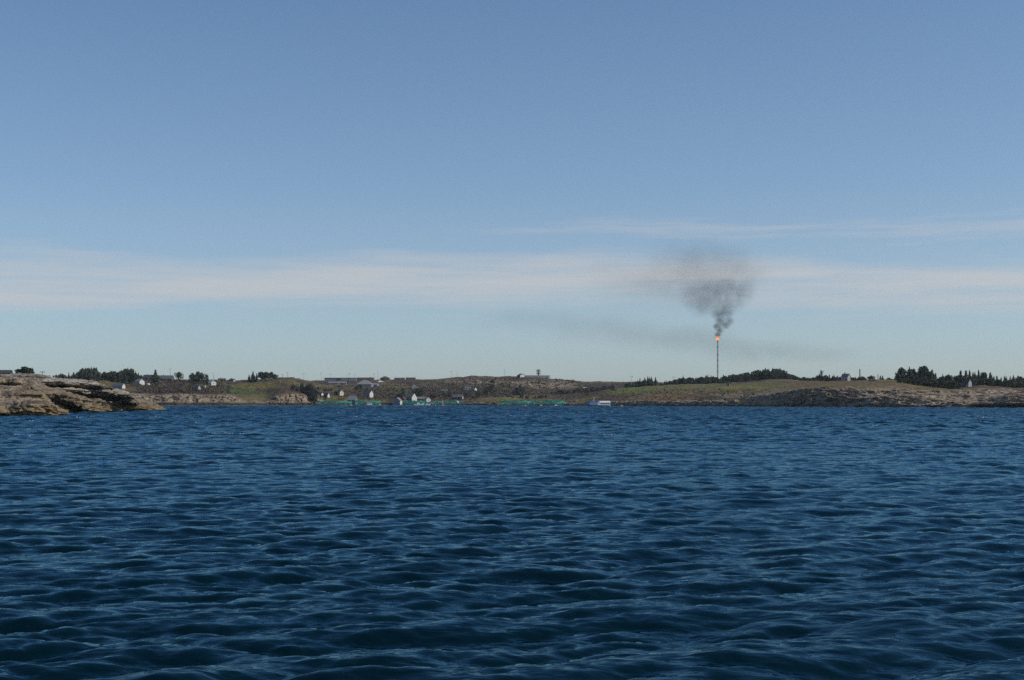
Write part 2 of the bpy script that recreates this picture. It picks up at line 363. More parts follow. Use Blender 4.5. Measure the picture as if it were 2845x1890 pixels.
PM = [  # land cover patches: photograph column, row, half width, half height, colour (None = bare rock), strength
 (480,1107,140,8,None,.75), (600,1105,80,9,None,.6), (300,1105,90,10,None,.5), (820,1107,60,14,None,.8),
 (1330,1062,60,14,None,.55), (1480,1068,110,14,None,.75), (1560,1075,60,10,None,.5), (1440,1095,40,8,None,.4), (1240,1064,50,9,None,.35),
 (1120,1072,45,8,None,.3), (960,1056,60,3,None,.2), (760,1065,60,6,None,.25), (330,1062,60,6,None,.25),
 (470,1090,140,6,(.060,.034,.026),1.), (620,1090,60,4,(.060,.034,.026),.9),
 (660,1086,55,8,(.075,.115,.032),1.), (715,1074,80,6,(.16,.135,.036),1.), (625,1073,30,5,(.10,.12,.04),.8), (540,1066,22,4,(.11,.13,.04),.8),
 (740,1097,40,8,(.09,.10,.035),.8), (915,1105,60,7,(.12,.12,.038),1.), (905,1076,40,6,(.17,.13,.05),.9), (1110,1079,40,8,(.14,.14,.05),1.),
 (1215,1098,50,10,(.10,.09,.04),.6), (1340,1098,60,8,(.075,.058,.042),.9), (1480,1103,60,6,(.11,.105,.04),.8), (1070,1076,14,4,(.30,.22,.12),.9),
 (1000,1086,60,8,(.075,.055,.04),.9), (1150,1060,70,5,(.075,.052,.045),.9), (1650,1072,80,9,(.055,.042,.036),1.), (1760,1070,60,8,(.055,.042,.036),1.)]
land('mainland', 'low rocky mainland shore with heath, fields and crags', MAIN, (3, 10, 22, 20, 44, 44, 6, 6), 2.6,
     (1, .95, .8, .45, .16, .24, .22, .1, .1), 2.4, PM, weed=1.15, lw=1.0, ribs=(820, 55, 1.6), dark=.82)

def rcol(d0, *p, back=None):
    s = p[-1]; hs = zpx(s[1], s[0])
    if back is not None: return [(d0 - 30, None, -3), (d0, None, .05), *p, (s[0] + 60, None, back), (s[0] + 140, None, -3)]
    return [(d0 - 30, None, -3), (d0, None, .05), *p, (s[0] + 60, None, hs - 1.5), (s[0] + 600, None, max(6, hs - 8))]
HEAD = {
 1262: rcol(1620, (1622,None,.1), (1625,None,.2), (1630,None,.2), (1640,None,.2), back=-1),
 1300: rcol(1580, (1592,1122), (1602,1118), (1615,1115), (1640,1112), back=0),
 1340: rcol(1550, (1562,1121), (1578,1116), (1600,1111), (1640,1107), back=1),
 1400: rcol(1500, (1512,1122), (1530,1116), (1560,1109), (1600,1102), back=4),
 1460: rcol(1460, (1472,1122), (1490,1117), (1520,1113), (1560,1110), back=3),
 1540: rcol(1420, (1432,1122), (1456,1117), (1490,1111), (1550,1104), back=5),
 1620: rcol(1350, (1362,1121), (1390,1114), (1450,1104), (1520,1095)),
 1700: rcol(1262, (1274,1120), (1300,1114), (1400,1095), (1520,1081)),
 1800: rcol(1200, (1210,1119), (1236,1113), (1360,1090), (1520,1073)),
 1900: rcol(1150, (1158,1118), (1188,1111), (1340,1087), (1520,1068)),
 2000: rcol(1100, (1106,1117), (1134,1107), (1310,1082), (1520,1066)),
 2060: rcol(1070, (1074,1116), (1096,1106), (1290,1080), (1510,1062)),
 2100: rcol(1040, (1043,1114), (1056,1101), (1270,1077), (1490,1058)),
 2135: rcol(1000, (1003,1112), (1014,1096), (1250,1073), (1480,1054)),
 2180: rcol(978, (981,1110), (990,1090), (1200,1070), (1440,1053)),
 2230: rcol(960, (963,1108), (973,1082), (1150,1068), (1380,1059)),
 2300: rcol(940, (944,1105), (956,1078), (1080,1064), (1280,1060)),
 2400: rcol(910, (920,1108), (945,1078), (1030,1063), (1150,1057)),
 2480: rcol(890, (905,1110), (940,1085), (1010,1067), (1120,1054)),
 2560: rcol(870, (890,1112), (935,1090), (990,1076), (1080,1071)),
 2640: rcol(860, (880,1114), (930,1096), (985,1087), (1060,1083)),
 2720: rcol(850, (870,1114), (920,1097), (980,1084), (1080,1070)),
 2845: rcol(830, (850,1112), (890,1098), (960,1088), (1080,1080)),
 3350: rcol(760, (780,1110), (830,1095), (900,1085), (1050,1075)),
}
PH = [(2300,1105,230,24,None,.8), (2600,1108,260,18,None,.9), (2650,1098,90,10,None,.5), (1950,1121,180,5,None,.7), (2780,1090,90,10,None,.6),
 (2000,1100,60,6,None,.35), (1900,1092,50,4,None,.25), (1760,1112,40,4,None,.3), (1560,1112,60,4,None,.35), (2480,1080,40,8,None,.3),
 (1780,1082,120,9,(.115,.125,.034),1.), (1740,1092,70,6,(.11,.12,.036),.9), (2060,1077,110,6,(.155,.135,.034),1.), (2130,1068,80,5,(.12,.12,.045),1.), (1950,1074,80,5,(.12,.115,.042),.9),
 (1840,1106,90,8,(.16,.098,.045),1.), (1900,1096,80,6,(.145,.095,.045),.9), (2030,1100,70,7,(.11,.10,.04),.8), (2300,1066,150,5,(.135,.09,.05),1.), (2220,1078,80,4,(.13,.085,.045),1.),
 (2500,1072,80,8,(.14,.10,.05),1.), (2470,1056,40,4,(.15,.13,.045),.9), (2750,1086,60,5,(.13,.11,.045),.8), (1400,1108,60,5,(.14,.13,.05),1.)]
land('headland', 'grassy headland with grey rock cliffs on the right', HEAD, (3, 14, 26, 30, 30, 5, 5), 2.4,
     (1, 1, .85, .35, .12, .05, .1, .1), 2.3, PH, weed=.38, jw=.8, sw=1.6, dip=.24, ribs=(2190, 90, .9))
land('shore_knoll', 'shaded rock knoll at the right edge of the shore',
     {2670: [(800,None,-3),(806,None,.05),(812,None,.3),(818,None,.4),(826,None,.4),(840,None,-3)],
      2700: [(796,None,-3),(804,None,.05),(808,1128),(814,1124),(822,1121),(850,None,-3)],
      2750: [(786,None,-3),(796,None,.05),(801,1122),(808,1113),(820,1109),(860,None,-3)],
      2795: [(775,None,-3),(785,None,.05),(789,1117),(797,1101),(815,1095),(870,None,0)],
      2845: [(765,None,-3),(775,None,.05),(782,1114),(792,1096),(815,1086),(880,None,2)],
      3100: [(740,None,-3),(750,None,.05),(760,1112),(775,1090),(800,1078),(880,None,4)],
      3350: [(720,None,-3),(730,None,.05),(740,1112),(755,1098),(780,1090),(880,None,2)]},
     (3, 14, 24, 20, 8), 2.4, (1, 1, 1, .9, .5, .4), 2.0, [(2720,1115,60,20,(.05,.04,.03),.8)])  # dark patch paints the shade of the left face into the cover

# near rocks on the left: a base with bedded slabs lying on it
NEAR = {
 -520: [(330,None,-3),(345,None,0),(360,1115),(385,1085),(425,1050),(520,1046),(900,1044),(980,None,8)],
    0: [(330,None,-3),(345,None,0),(358,1120),(380,1090),(425,1052),(520,1048),(900,1047),(980,None,8)],
  100: [(340,None,-3),(352,None,0),(365,1122),(390,1095),(430,1052),(520,1049),(900,1048),(980,None,8)],
  170: [(390,None,-3),(408,None,0),(420,1128),(440,1105),(470,1062),(540,1058),(900,1056),(980,None,8)],
  250: [(480,None,-3),(500,None,0),(506,1130),(515,1112),(530,1082),(560,1074),(850,1076),(960,None,4)],
  330: [(525,None,-3),(540,None,0),(546,1132),(552,1120),(562,1098),(585,1088),(760,1088),(900,None,2)],
  380: [(535,None,-3),(548,None,0),(553,1134),(558,1124),(568,1112),(590,1104),(700,1106),(820,None,0)],
  420: [(540,None,-3),(552,None,0),(556,1136),(561,1130),(570,1122),(590,1116),(650,1118),(740,None,-1)],
  448: [(545,None,-3),(556,None,0),(559,1139),(563,1136),(570,1131),(582,1130),(620,1131),(680,None,-2)],
  466: [(552,None,-3),(562,None,-.2),(564,None,-.1),(568,None,0),(574,None,0),(580,None,-.2),(600,None,-1),(640,None,-3)],
}
near = land('rocky_point', 'weathered grey rock point at the left, bedded slabs stepping down to the water', NEAR, (3, 16, 24, 24, 16, 12, 4), 1.6,
     (1, 1, 1, 1, .95, .7, .4, .4), .9, [(390,1100,40,14,(.03,.024,.018),1.)], .45, LAND_NEAR, weed=.5, usm=3, dark=.8)  # darkened base colour paints shade in the gaps under the slabs
def slab(tint, keys, step=.9, amp=.38, seg=(10, 12, 14, 22), n_s=1.):
    X, Y, Z, U, V = sheet(keys, seg, step, 4)
    ue = np.minimum(U - U.min(), U.max() - U) ; taper = ss(0, 9, ue)
    Zb = Z[:, :1]; Z = Zb + (Z - Zb) * (.25 + .75 * taper); Y = Y + (1 - taper) * 6
    n = normals(X, Y, Z); n = np.where((n[..., 1:2] > 0) & (n[..., 2:3] < .2), -n, n); n = np.where(n[..., 2:3] < -.3, -n, n)
    q = Z + .13 * X
    st = ridged(X / 9, Y / 9, q / .85, 4, .55); jt = ridged(X / 2.6, Y / 7, Z / 9, 3, .6); lp = fbm(X / 6, Y / 6, Z / 4, 5, .5)
    crack = -np.exp(-(pn(X / 5.5, Y / 5.5, Z / 11) / .06) ** 2) - .8 * np.exp(-(pn(X / 7 + 9, Y / 9, q / 1.4) / .07) ** 2)
    dsp = 1.3 * amp * (.55 * st + .5 * jt * (1 - np.abs(n[..., 2])) + 1.3 * lp + 1.1 * crack)
    X, Y, Z = X + n[..., 0] * dsp, Y + n[..., 1] * dsp, Z + n[..., 2] * dsp * .8
    c1 = fbm(X / 4, Y / 8, Z / 1.5, 5, .6); c2 = fbm(X / 12 + 4, Y / 12, Z / 6, 4); st2 = fbm(X / 8, Y / 8, q / .45 + 30, 3)
    rock = lerp(np.array(tint), np.array(tint) * .62, ss(-.3, .5, c1)); rock = lerp(rock, (.085, .07, .052), .85 * ss(.0, .6, c2 + .7 * st2))  # dark bedding streaks: rock stain, and crevice shade painted into the colour
    rock = lerp(rock, (.24, .17, .05), .55 * ss(.35, .8, fbm(X / 5 + 60, Y / 5, Z / 3, 3)) * ss(.4, .9, np.abs(n[..., 2])))
    tide = Z + .5 * c1
    rock = lerp(rock, (.21, .155, .085), .8 * (1 - ss(1.2, 3.0, tide))); rock = lerp(rock, (.035, .028, .018), .8 * (1 - ss(.1, .35, Z + .3 * c1)))
    o, co, fq = grid_mesh('rock_slab', X, Y, Z, LAND_NEAR, np.clip(rock, .006, .6)); o.parent = near; LAND.append((co, fq))
GREY, TAN, BROWN = (.33, .295, .245), (.34, .262, .177), (.21, .165, .117)
def S(*rows):  # (column, distance, row of the foot, row of the edge, row at the back, undercut, run back)
    return {c: [(d + uc, yb), (d + .12 * uc, yb - .42 * (yb - ye)), (d + .3, ye + .16 * (yb - ye)), (d + 1.8, ye), (d + bk, yk)] for c, d, yb, ye, yk, uc, bk in [(c_, d_, yb_, ye_, yk_, uc_ * (.2 if yb_ >= 1139 else 1.6), bk_) for c_, d_, yb_, ye_, yk_, uc_, bk_ in rows]}
slab(GREY, S((-420,452,1066,1044,1038,3,60), (-100,450,1062,1043,1038,3,60), (0,450,1055,1045,1041,3,50), (60,450,1054,1043,1039,3,50), (105,450,1057,1045,1041,3,40), (135,452,1061,1050,1046,3,30), (154,456,1063,1058,1055,3,20)), amp=.34)
slab(GREY, S((-420,432,1085,1062,1052,4,28), (0,430,1082,1058,1051,4,28), (59,430,1080,1056,1051,4,25), (110,432,1076,1058,1053,4,25), (160,438,1074,1056,1053,4,40), (213,446,1077,1059,1056,4,50), (262,455,1078,1064,1061,3,50), (285,462,1079,1072,1070,3,40), (300,470,1081,1078,1077,2,30)), amp=.34)
slab(TAN, S((-420,402,1095,1068,1060,5,30), (0,400,1084,1060,1056,5,30), (40,400,1082,1058,1055,5,28), (62,402,1080,1062,1058,5,26)), amp=.5)
slab(GREY, S((105,430,1098,1078,1072,6,30), (140,432,1092,1080,1074,6,30), (190,440,1093,1080,1076,6,36), (235,452,1100,1082,1079,6,36), (295,470,1104,1083,1080,6,40), (342,486,1106,1089,1086,5,40), (361,494,1110,1099,1096,4,30)), amp=.36)
slab(BROWN, S((190,446,1118,1103,1098,5,20), (235,462,1114,1101,1097,5,20), (300,490,1118,1106,1101,5,25), (352,510,1121,1112,1106,4,25), (375,520,1124,1118,1114,3,20)), amp=.4)
slab(BROWN, S((82,392,1100,1076,1070,5,30), (110,396,1106,1080,1074,5,30), (163,408,1120,1091,1086,6,30), (205,424,1130,1102,1096,6,34), (244,448,1139,1110,1105,5,34), (285,474,1144,1112,1107,4,34), (306,488,1144,1126,1120,3,26), (327,500,1144,1140,1138,2,20)), amp=.4)
slab(BROWN, S((-420,368,1126,1090,1084,6,26), (0,368,1128,1100,1094,6,20), (46,370,1122,1094,1088,6,24), (70,372,1121,1089,1084,6,26), (108,376,1122,1092,1086,6,24), (118,378,1124,1104,1098,6,20)), amp=.5)
slab(TAN, S((-420,318,1162,1138,1128,3,34), (-60,320,1159,1142,1132,3,30), (0,322,1158,1143,1136,3,26), (30,324,1157,1140,1132,3,30), (48,324,1157,1126,1118,3,40), (85,325,1156,1119,1114,3,40), (132,329,1156,1120,1116,3,40), (144,332,1154,1131,1126,3,34), (167,338,1153,1143,1140,3,24)), amp=.55)
slab(BROWN, S((295,520,1144,1126,1120,3,24), (345,528,1143,1122,1116,3,26), (400,536,1142,1124,1118,3,26), (432,544,1142,1130,1126,2,20), (452,552,1142,1138,1136,2,14)), amp=.5)

# ------------------------------------------------------------------ finding the ground
_co = []; _fq = []; _b = 0
for c, q in LAND:
    _co.append(c); _fq.append(q + _b); _b += len(c)
BVH = BVHTree.FromPolygons(np.concatenate(_co).tolist(), np.concatenate(_fq).tolist())
def ground(x, y):
    h = BVH.ray_cast(Vector((x, y, 400)), Vector((0, 0, -1)))
    return h[0].z if h[0] is not None else 0.
def hit(sx, sy, tries=14):
    for k in range(tries):
        h = BVH.ray_cast(Vector((0, 0, CAMH)), Vector((xpx(sx, 1), 1, (HY - sy - k * .7) / F)).normalized())
        if h[0] is not None and h[0].y > 560: return h[0]
    return None
def spot(sx, sy=None, d=None):
    if d is not None:
        x = xpx(sx, d); return Vector((x, d, ground(x, d)))
    h = hit(sx, sy)
    if h is None: h = Vector((xpx(sx, 1900), 1900, ground(xpx(sx, 1900), 1900)))
    return h
#PART2
# ------------------------------------------------------------------ trees
M_NEEDLE = mat('conifer_needles', (.042, .056, .033), .8, .45, .6)
M_PINE = mat('pine_needles', (.046, .058, .032), .8, .45, .6)
M_TWIG = mat('bare_twigs', (.088, .070, .052), .9, .4, .8)
M_BARK = mat('bark', (.075, .055, .042), .9)
def conifer_proto(seed, slim, ragged):
    r = random.Random(seed); b = MB(); z = .10
    while z < .985:                                            # whorls of drooping boughs up a unit-height trunk
        rad = slim * (1 - z) ** .8 * (1 + ragged * r.uniform(-.55, .3)) + .012
        k = max(4, int(11 * (1 - z) + 4)); t0 = r.uniform(0, 6.3)
        for i in range(k):
            t = t0 + i * 2 * math.pi / k + r.uniform(-.25, .25); L = rad * r.uniform(.6, 1.12); wd = L * .42 + .012
            dx, dy = math.cos(t), math.sin(t); dz = -.16 * L + r.uniform(-.02, .015)
            p0 = (0, 0, z + .035); a = (dx*L*.55 - dy*wd, dy*L*.55 + dx*wd, z + dz*.6); c = (dx*L*.55 + dy*wd, dy*L*.55 - dx*wd, z + dz*.6)
            tip = (dx*L, dy*L, z + dz + .02); m = (dx*L*.5, dy*L*.5, z + .03)
            b.add([p0, a, tip, c, m, (dx*L*.45, dy*L*.45, z - .06)], [(0,1,4), (1,2,4), (2,3,4), (3,0,4), (0,1,5), (3,0,5), (1,2,5), (2,3,5)])
        z += r.uniform(.028, .05)
    b.tube((0, 0, .9), (0, 0, 1.0), .008, .002, 4)
    t = MB().tube((0,0,-.06), (0,0,.97), .022, .004, 7)
    return b, t
def broad_proto(seed, wide, base, mat_, n=1100, flat=1., lobes=9):
    r = random.Random(seed); b = MB(); t = MB(); cs = []
    for i in range(lobes):
        a = r.uniform(0, 6.3); q = r.uniform(.1, .8) * wide; z = r.uniform(base + .12, .86)
        q *= max(.2, math.sin(math.pi * min(1, (z - base + .12) / (1.12 - base)))); cs.append((q*math.cos(a), q*math.sin(a), z, r.uniform(.13, .22) * (.7 + wide)))
    cs.append((0, 0, .84, .16)); cs.append((0, 0, .5 * (base + 1), .3 * wide + .08))
    for i in range(n):
        cx, cy, cz, rr = r.choice(cs); v = Vector((r.gauss(0,1), r.gauss(0,1), r.gauss(0,1) * flat)).normalized() * rr * r.uniform(.35, 1) ** .5
        p = Vector((cx, cy, min(cz, 1.0)) ) + v; s = r.uniform(.02, .05)
        u = Vector((r.gauss(0,1), r.gauss(0,1), r.gauss(0,1))).normalized() * s; w2 = u.cross(Vector((r.gauss(0,1), r.gauss(0,1), r.gauss(0,1)))).normalized() * s
        b.add([p - u, p + w2, p + u, p - w2], [(0,1,2,3)])
    t.tube((0,0,-.06), (0,0,.55), .03, .014, 7)
    for cx, cy, cz, rr in cs[:6]: t.tube((0,0,base*.6 + .1), (cx, cy, cz), .013, .005, 5)
    return b, t
PROTO = []
def add_proto(kind, bt, m):
    cme = bt[0].build('crown', m); tme = bt[1].build('trunk', M_BARK)
    PROTO.append((kind, cme.data, tme.data)); bpy.data.objects.remove(cme); bpy.data.objects.remove(tme)
for i, (sl, rg) in enumerate(((.24, .6), (.28, .8), (.33, 1.), (.26, 1.1), (.37, .9))): add_proto('spruce', conifer_proto(20 + i, sl, rg), M_NEEDLE)
for i in range(3): add_proto('pine', broad_proto(40 + i, .36 + .05 * i, .25, M_PINE, 1300), M_PINE)
for i in range(2): add_proto('bushy', broad_proto(50 + i, .55, .08, M_PINE, 1500, .9, 12), M_PINE)
for i in range(2): add_proto('bare', broad_proto(60 + i, .42, .2, M_TWIG, 750), M_TWIG)
TR = random.Random(5)
def tree(kind, loc, h, label, group=None, wide=1.):
    k, cm, tm = TR.choice([p for p in PROTO if p[0] == kind])
    nm = {'spruce': 'spruce_tree', 'pine': 'pine_tree', 'bushy': 'bushy_tree', 'bare': 'bare_tree'}[kind]
    e = empty(nm, loc, TR.uniform(0, 6.28)); s = h * wide * TR.uniform(.88, 1.12); e.scale = (s, s, h)
    for n_, me in (('trunk', tm), ('crown', cm)):
        o = bpy.data.objects.new(n_, me); COL.objects.link(o); o.parent = e
    return tag(e, label, 'tree', group)
SHAPE = {'spruce': 'pointed dark spruce', 'pine': 'round dark pine', 'bushy': 'bushy dark tree', 'bare': 'bare brown tree'}
def belt(line, d, step, rows, kinds, where, group, depth=14, low=.72, wide=1., minh=3., sag=9.):
    xs = [p[0] for p in line]; ys = [p[1] for p in line]; made = []
    for rI in range(rows):
        x = xs[0] + step * .5 * (rI % 2)
        while x <= xs[-1]:
            sx = x + TR.uniform(-.5, .5) * step; dd = d + rI * depth + TR.uniform(-.4, .4) * depth; k = TR.choice(kinds)
            g = spot(sx, d=dd); drop = TR.uniform(-1.5, 2.) if rI == rows - 1 and TR.random() < .65 else TR.uniform(1., sag)
            drop += {'spruce': -1.5, 'pine': 1.}.get(k, .5); top = zpx(float(np.interp(sx, xs, ys)) + drop, dd)
            h = max(minh, top - g.z); made.append((tree(k, g, h, '', group, wide * .85), k, h, sx)); x += step
    med = sorted(m[2] for m in made)[len(made) // 2]; tallest = max(made, key=lambda m: m[2])
    for m in made:
        t = (m[3] - xs[0]) / (xs[-1] - xs[0]); pos = 'left' if t < .34 else 'middle' if t < .67 else 'right'
        m[0]['label'] = ('tallest tree of ' + where) if m is tallest else '%s %s, %s part of %s' % ('taller' if m[2] >= med else 'shorter', SHAPE[m[1]], pos, where)
# left bank
for sx, sy, k, lb in ((50,1025,'pine','leftmost tree of the dark clump above the rock point'), (62,1020,'spruce','second tree of the dark clump above the rock point'),
    (70,1018,'pine','tallest tree of the dark clump above the rock point'), (80,1022,'pine','fourth tree of the dark clump above the rock point'), (90,1021,'spruce','rightmost tree of the dark clump above the rock point')):
    g = spot(sx, d=690 + (sx % 7)); tree(k, g, zpx(sy, g.y) - g.z, lb, 'trees above the rock point', 1.5)
belt([(143,1041),(160,1038),(180,1037),(200,1036),(208,1034)], 1610, 9, 2, ['pine','bushy','spruce'], 'low wood behind rock point', 'low end of the left wood', wide=1.1)
belt([(206,1034),(216,1027),(230,1022),(245,1020),(262,1021),(268,1019),(272,1030)], 1615, 8, 3, ['pine','spruce'], 'high wood behind rock point', 'high part of the left wood')
belt([(275,1030),(300,1030),(320,1029),(340,1028),(350,1023),(357,1020),(366,1025),(376,1031),(388,1036),(396,1044)], 1640, 8, 3, ['spruce','pine','pine'], 'wood above the white house', 'right part of the left wood')
g = hit(432, 1068); tree('spruce', g, zpx(1026, g.y) - g.z, 'single pointed dark spruce right of the white house', wide=1.35)
g = spot(497, d=1745); tree('bushy', g, zpx(1033, g.y) - g.z, 'round topped tree beside the long dark roof', wide=1.0)
for sx, sy, lb in ((535,1036,'left tree of the broad dark clump by the pale roofed house'), (548,1034,'second tree of the broad dark clump by the pale roofed house'), (560,1035,'third tree of the broad dark clump by the pale roofed house'), (573,1042,'lower right tree of the broad dark clump by the pale roofed house')):
    g = spot(sx, d=1690 + sx % 9); tree('bushy', g, zpx(sy, g.y) - g.z, lb, 'broad dark clump', .8)
belt([(530,1062),(560,1060),(578,1064)], 1665, 9, 1, ['bare','bushy'], 'thicket below broad dark clump', 'bushes below the dark clump', wide=1.2)
for sx, sy, k, lb in ((692,1040,'spruce','small ragged spruce at the left of the hilltop group'), (703,1031,'spruce','tall thin spruce in the hilltop group'), (713,1037,'spruce','short spruce beside the thin one in the hilltop group'), (727,1033,'pine','left pine of the dense pair in the hilltop group'), (738,1033,'pine','right pine of the dense pair in the hilltop group'), (755,1033,'pine','tree at the right of the hilltop group'), (764,1039,'bushy','low tree at the far right of the hilltop group')):
    g = spot(sx, d=1800 + sx % 11); tree(k, g, zpx(sy, g.y) - g.z, lb, 'hilltop trees', 1.15)
belt([(806,1066),(820,1067),(832,1063),(850,1064),(866,1067),(874,1074)], 1632, 8, 2, ['pine','bushy','spruce'], 'block above the pillared cliff', 'block above the pillared cliff', 10)
belt([(440,1062),(470,1060),(500,1061)], 1690, 10, 1, ['bare','bushy'], 'thicket below the dark roofs', 'bushes below the dark roofs', wide=1.3)
belt([(1018,1047),(1028,1045),(1036,1048)], 2340, 6, 1, ['pine','spruce'], 'skyline row behind red building', 'skyline trees behind the red building')
belt([(888,1083),(900,1082),(912,1083),(925,1085)], 1860, 8, 2, ['bushy','bare'], 'thicket around the two cottages', 'bushes by the cottages', wide=1.2)
for sx, sy, by, k, lb in ((935,1086,1098,'pine','dark bush at the left of the cream house'), (1000,1068,1082,'pine','dark bush before the hip roofed grey house'), (991,1073,1083,'bushy','lower dark bush left of the hip roofed grey house'),
    (1108,1093,1106,'bushy','dark bush at the foot of the pointed tree by the boathouses'), (1120,1077,1104,'spruce','dark pointed tree above the red boathouse'), (1162,1080,1102,'bushy','left dark tree behind the tan roofed shed'), (1172,1082,1102,'pine','right dark tree behind the tan roofed shed'),
    (1138,1090,1097,'bare','bare shrub behind the green roof'), (1250,1088,1104,'bare','bare tree left of the dark house with white ends'), (1232,1090,1104,'bare','bare tree below the green roofed shed'), (1296,1090,1106,'bare','bare tree right of the dark house with white ends'),
    (1205,1092,1110,'bare','bare tree right of the small white gable'), (1368,1054,1068,'pine','dark tree on the crag left of the long ridge building'), (1362,1072,1090,'bushy','dark bushy tree below the crag'), (1702,1062,1085,'spruce','lone dark tree at the left end of the grass slope'),
    (1350,1080,1100,'bare','bare tree left of the crag foot'), (1330,1085,1104,'bare','bare tree on the brown slope above the cages')):
    g = hit(sx, by); tree(k, g, max(3, zpx(sy, g.y) - g.z), lb, None, 1.5)
belt([(1428,1080),(1436,1074),(1445,1071),(1455,1076),(1462,1084)], 1830, 7, 2, ['spruce','pine'], 'stand behind the right cages', 'stand behind the cage', 10, wide=1.2)
belt([(1478,1062),(1490,1059),(1505,1062),(1515,1070)], 2080, 8, 2, ['bushy','pine'], 'cleft under the ridge building', 'trees in the cleft', 10, wide=1.3)
belt([(1535,1088),(1550,1081),(1575,1080),(1596,1082)], 1870, 9, 2, ['bushy','bare','pine'], 'belt behind the grass slope', 'belt behind the grass slope', 12, wide=1.5)
belt([(1600,1079),(1640,1075),(1690,1072)], 1900, 12, 2, ['bare','bushy'], 'hollow behind the barge', 'brown trees in the hollow', 14, wide=1.4)
belt([(1410,1098),(1440,1094),(1480,1098),(1520,1094)], 1770, 10, 1, ['bushy','bare'], 'shore thicket behind right cages', 'shore bushes', 10, wide=1.4)
# right headland
belt([(1737,1062),(1750,1060),(1760,1056),(1764,1054),(1770,1059),(1777,1051),(1784,1060),(1790,1051),(1800,1047),(1806,1046),(1815,1050),(1822,1050),(1828,1060)], 1590, 6, 2, ['spruce','spruce','spruce','spruce','pine'], 'square clump left of flare wood', 'square spruce clump', 10, wide=1.15)
belt([(1832,1063),(1845,1061),(1855,1056),(1868,1055),(1880,1054),(1892,1048),(1900,1043),(1908,1052),(1918,1047),(1928,1052),(1940,1046),(1955,1044),(1968,1041),(1980,1043),(1990,1047),(2000,1049)], 1600, 6, 3, ['spruce','pine','pine'], 'wood left of flare stack', 'wood left of the flare', 12, wide=1.2)
belt([(2002,1048),(2016,1038),(2030,1039),(2050,1037),(2070,1036),(2080,1034),(2092,1029),(2104,1028),(2118,1027),(2126,1021),(2140,1025),(2152,1025),(2160,1023),(2170,1025),(2182,1031),(2195,1037),(2210,1038)], 1640, 7, 3, ['spruce','pine','pine'], 'wood right of flare stack', 'wood right of the flare', 14, wide=1.15)
belt([(2212,1039),(2225,1043),(2240,1047),(2255,1049)], 1560, 8, 2, ['pine','bushy'], 'falling end of flare wood', 'falling end of the wood', 10, wide=1.4)
belt([(2258,1048),(2266,1042),(2275,1039),(2286,1044),(2296,1040),(2308,1040),(2320,1041),(2334,1045)], 1420, 7, 2, ['spruce','pine'], 'trees under the grey tower', 'trees by the grey tower', 10, wide=1.3)
belt([(2364,1048),(2378,1047),(2395,1048),(2412,1051)], 1330, 7, 1, ['bushy'], 'hedge beside pale gabled house', 'hedge by the gabled house', 8, wide=1.6)
for sx, sy, d, k, lb in ((2420,1043,1190,'bushy','small round tree on the brow of the headland'), (2446,1042,1180,'spruce','left small spruce beside the twin poles'), (2452,1043,1185,'spruce','right small spruce beside the twin poles'), (2470,1049,1180,'bushy','low bush on the brow left of the spruce wood')):
    g = spot(sx, d=d); tree(k, g, max(2.5, zpx(sy, d) - g.z), lb, None, 1.2)
belt([(2490,1040),(2497,1028),(2504,1019),(2511,1030),(2518,1032),(2526,1018),(2530,1024),(2534,1018),(2541,1034),(2550,1034),(2558,1024),(2565,1016),(2572,1025),(2580,1030),(2586,1032),(2590,1026),(2598,1034),(2608,1042),(2616,1041),(2624,1034),(2634,1039),(2642,1048),(2650,1053)], 1090, 8, 2, ['spruce','spruce','spruce','spruce','pine'], 'spruce wood left of gap', 'spruce wood left of the gap', 12, .72, 1.25, sag=22)
belt([(2500,1055),(2530,1052),(2560,1050),(2590,1052),(2620,1056),(2650,1060),(2672,1062)], 1035, 9, 2, ['pine','bushy'], 'low front of spruce wood', 'foot of the spruce wood', 12, .8, 1.3)
belt([(2648,1050),(2655,1036),(2663,1026),(2672,1033),(2680,1025),(2690,1029),(2700,1034),(2710,1033),(2722,1030),(2732,1029),(2742,1037),(2752,1036),(2762,1045),(2775,1047),(2790,1046),(2805,1047),(2818,1041),(2830,1044),(2845,1046),(2870,1044),(2900,1040),(2960,1044)], 1120, 8, 2, ['spruce','spruce','spruce','spruce','pine'], 'wood right of the gap', 'wood right of the gap', 14, .74, 1.25, sag=22)
belt([(2705,1058),(2730,1056),(2760,1057),(2800,1060),(2835,1062)], 1080, 10, 1, ['pine','bushy'], 'low front of far right wood', 'foot of the far right wood', 8, .8, 1.3)

# ------------------------------------------------------------------ buildings
def paint(n, c, r=.6): return mat('paint_' + n, c, r, .12, .8)
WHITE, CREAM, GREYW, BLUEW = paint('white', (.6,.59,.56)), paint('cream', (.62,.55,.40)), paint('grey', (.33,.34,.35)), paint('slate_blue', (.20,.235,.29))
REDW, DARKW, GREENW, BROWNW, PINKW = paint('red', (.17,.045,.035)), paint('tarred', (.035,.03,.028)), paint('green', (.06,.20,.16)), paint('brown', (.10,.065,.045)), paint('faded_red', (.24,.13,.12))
STEELB = paint('steel_blue', (.17,.20,.26)); STEELG = paint('steel_grey', (.30,.31,.31))
R_SLATE, R_DARK, R_GREY, R_GREEN, R_RED, R_TAN, R_PALE = [mat('roof_' + n, c, .75, .2, 1.) for n, c in (('slate', (.085,.095,.11)), ('dark', (.04,.042,.047)), ('grey', (.20,.205,.215)), ('green', (.06,.115,.085)), ('red', (.13,.055,.05)), ('tan', (.24,.20,.165)), ('pale', (.50,.49,.44)))]
GLASS = mat('window_glass', (.02,.025,.03), .08, .1); FRAME = paint('window_frame', (.7,.7,.68))
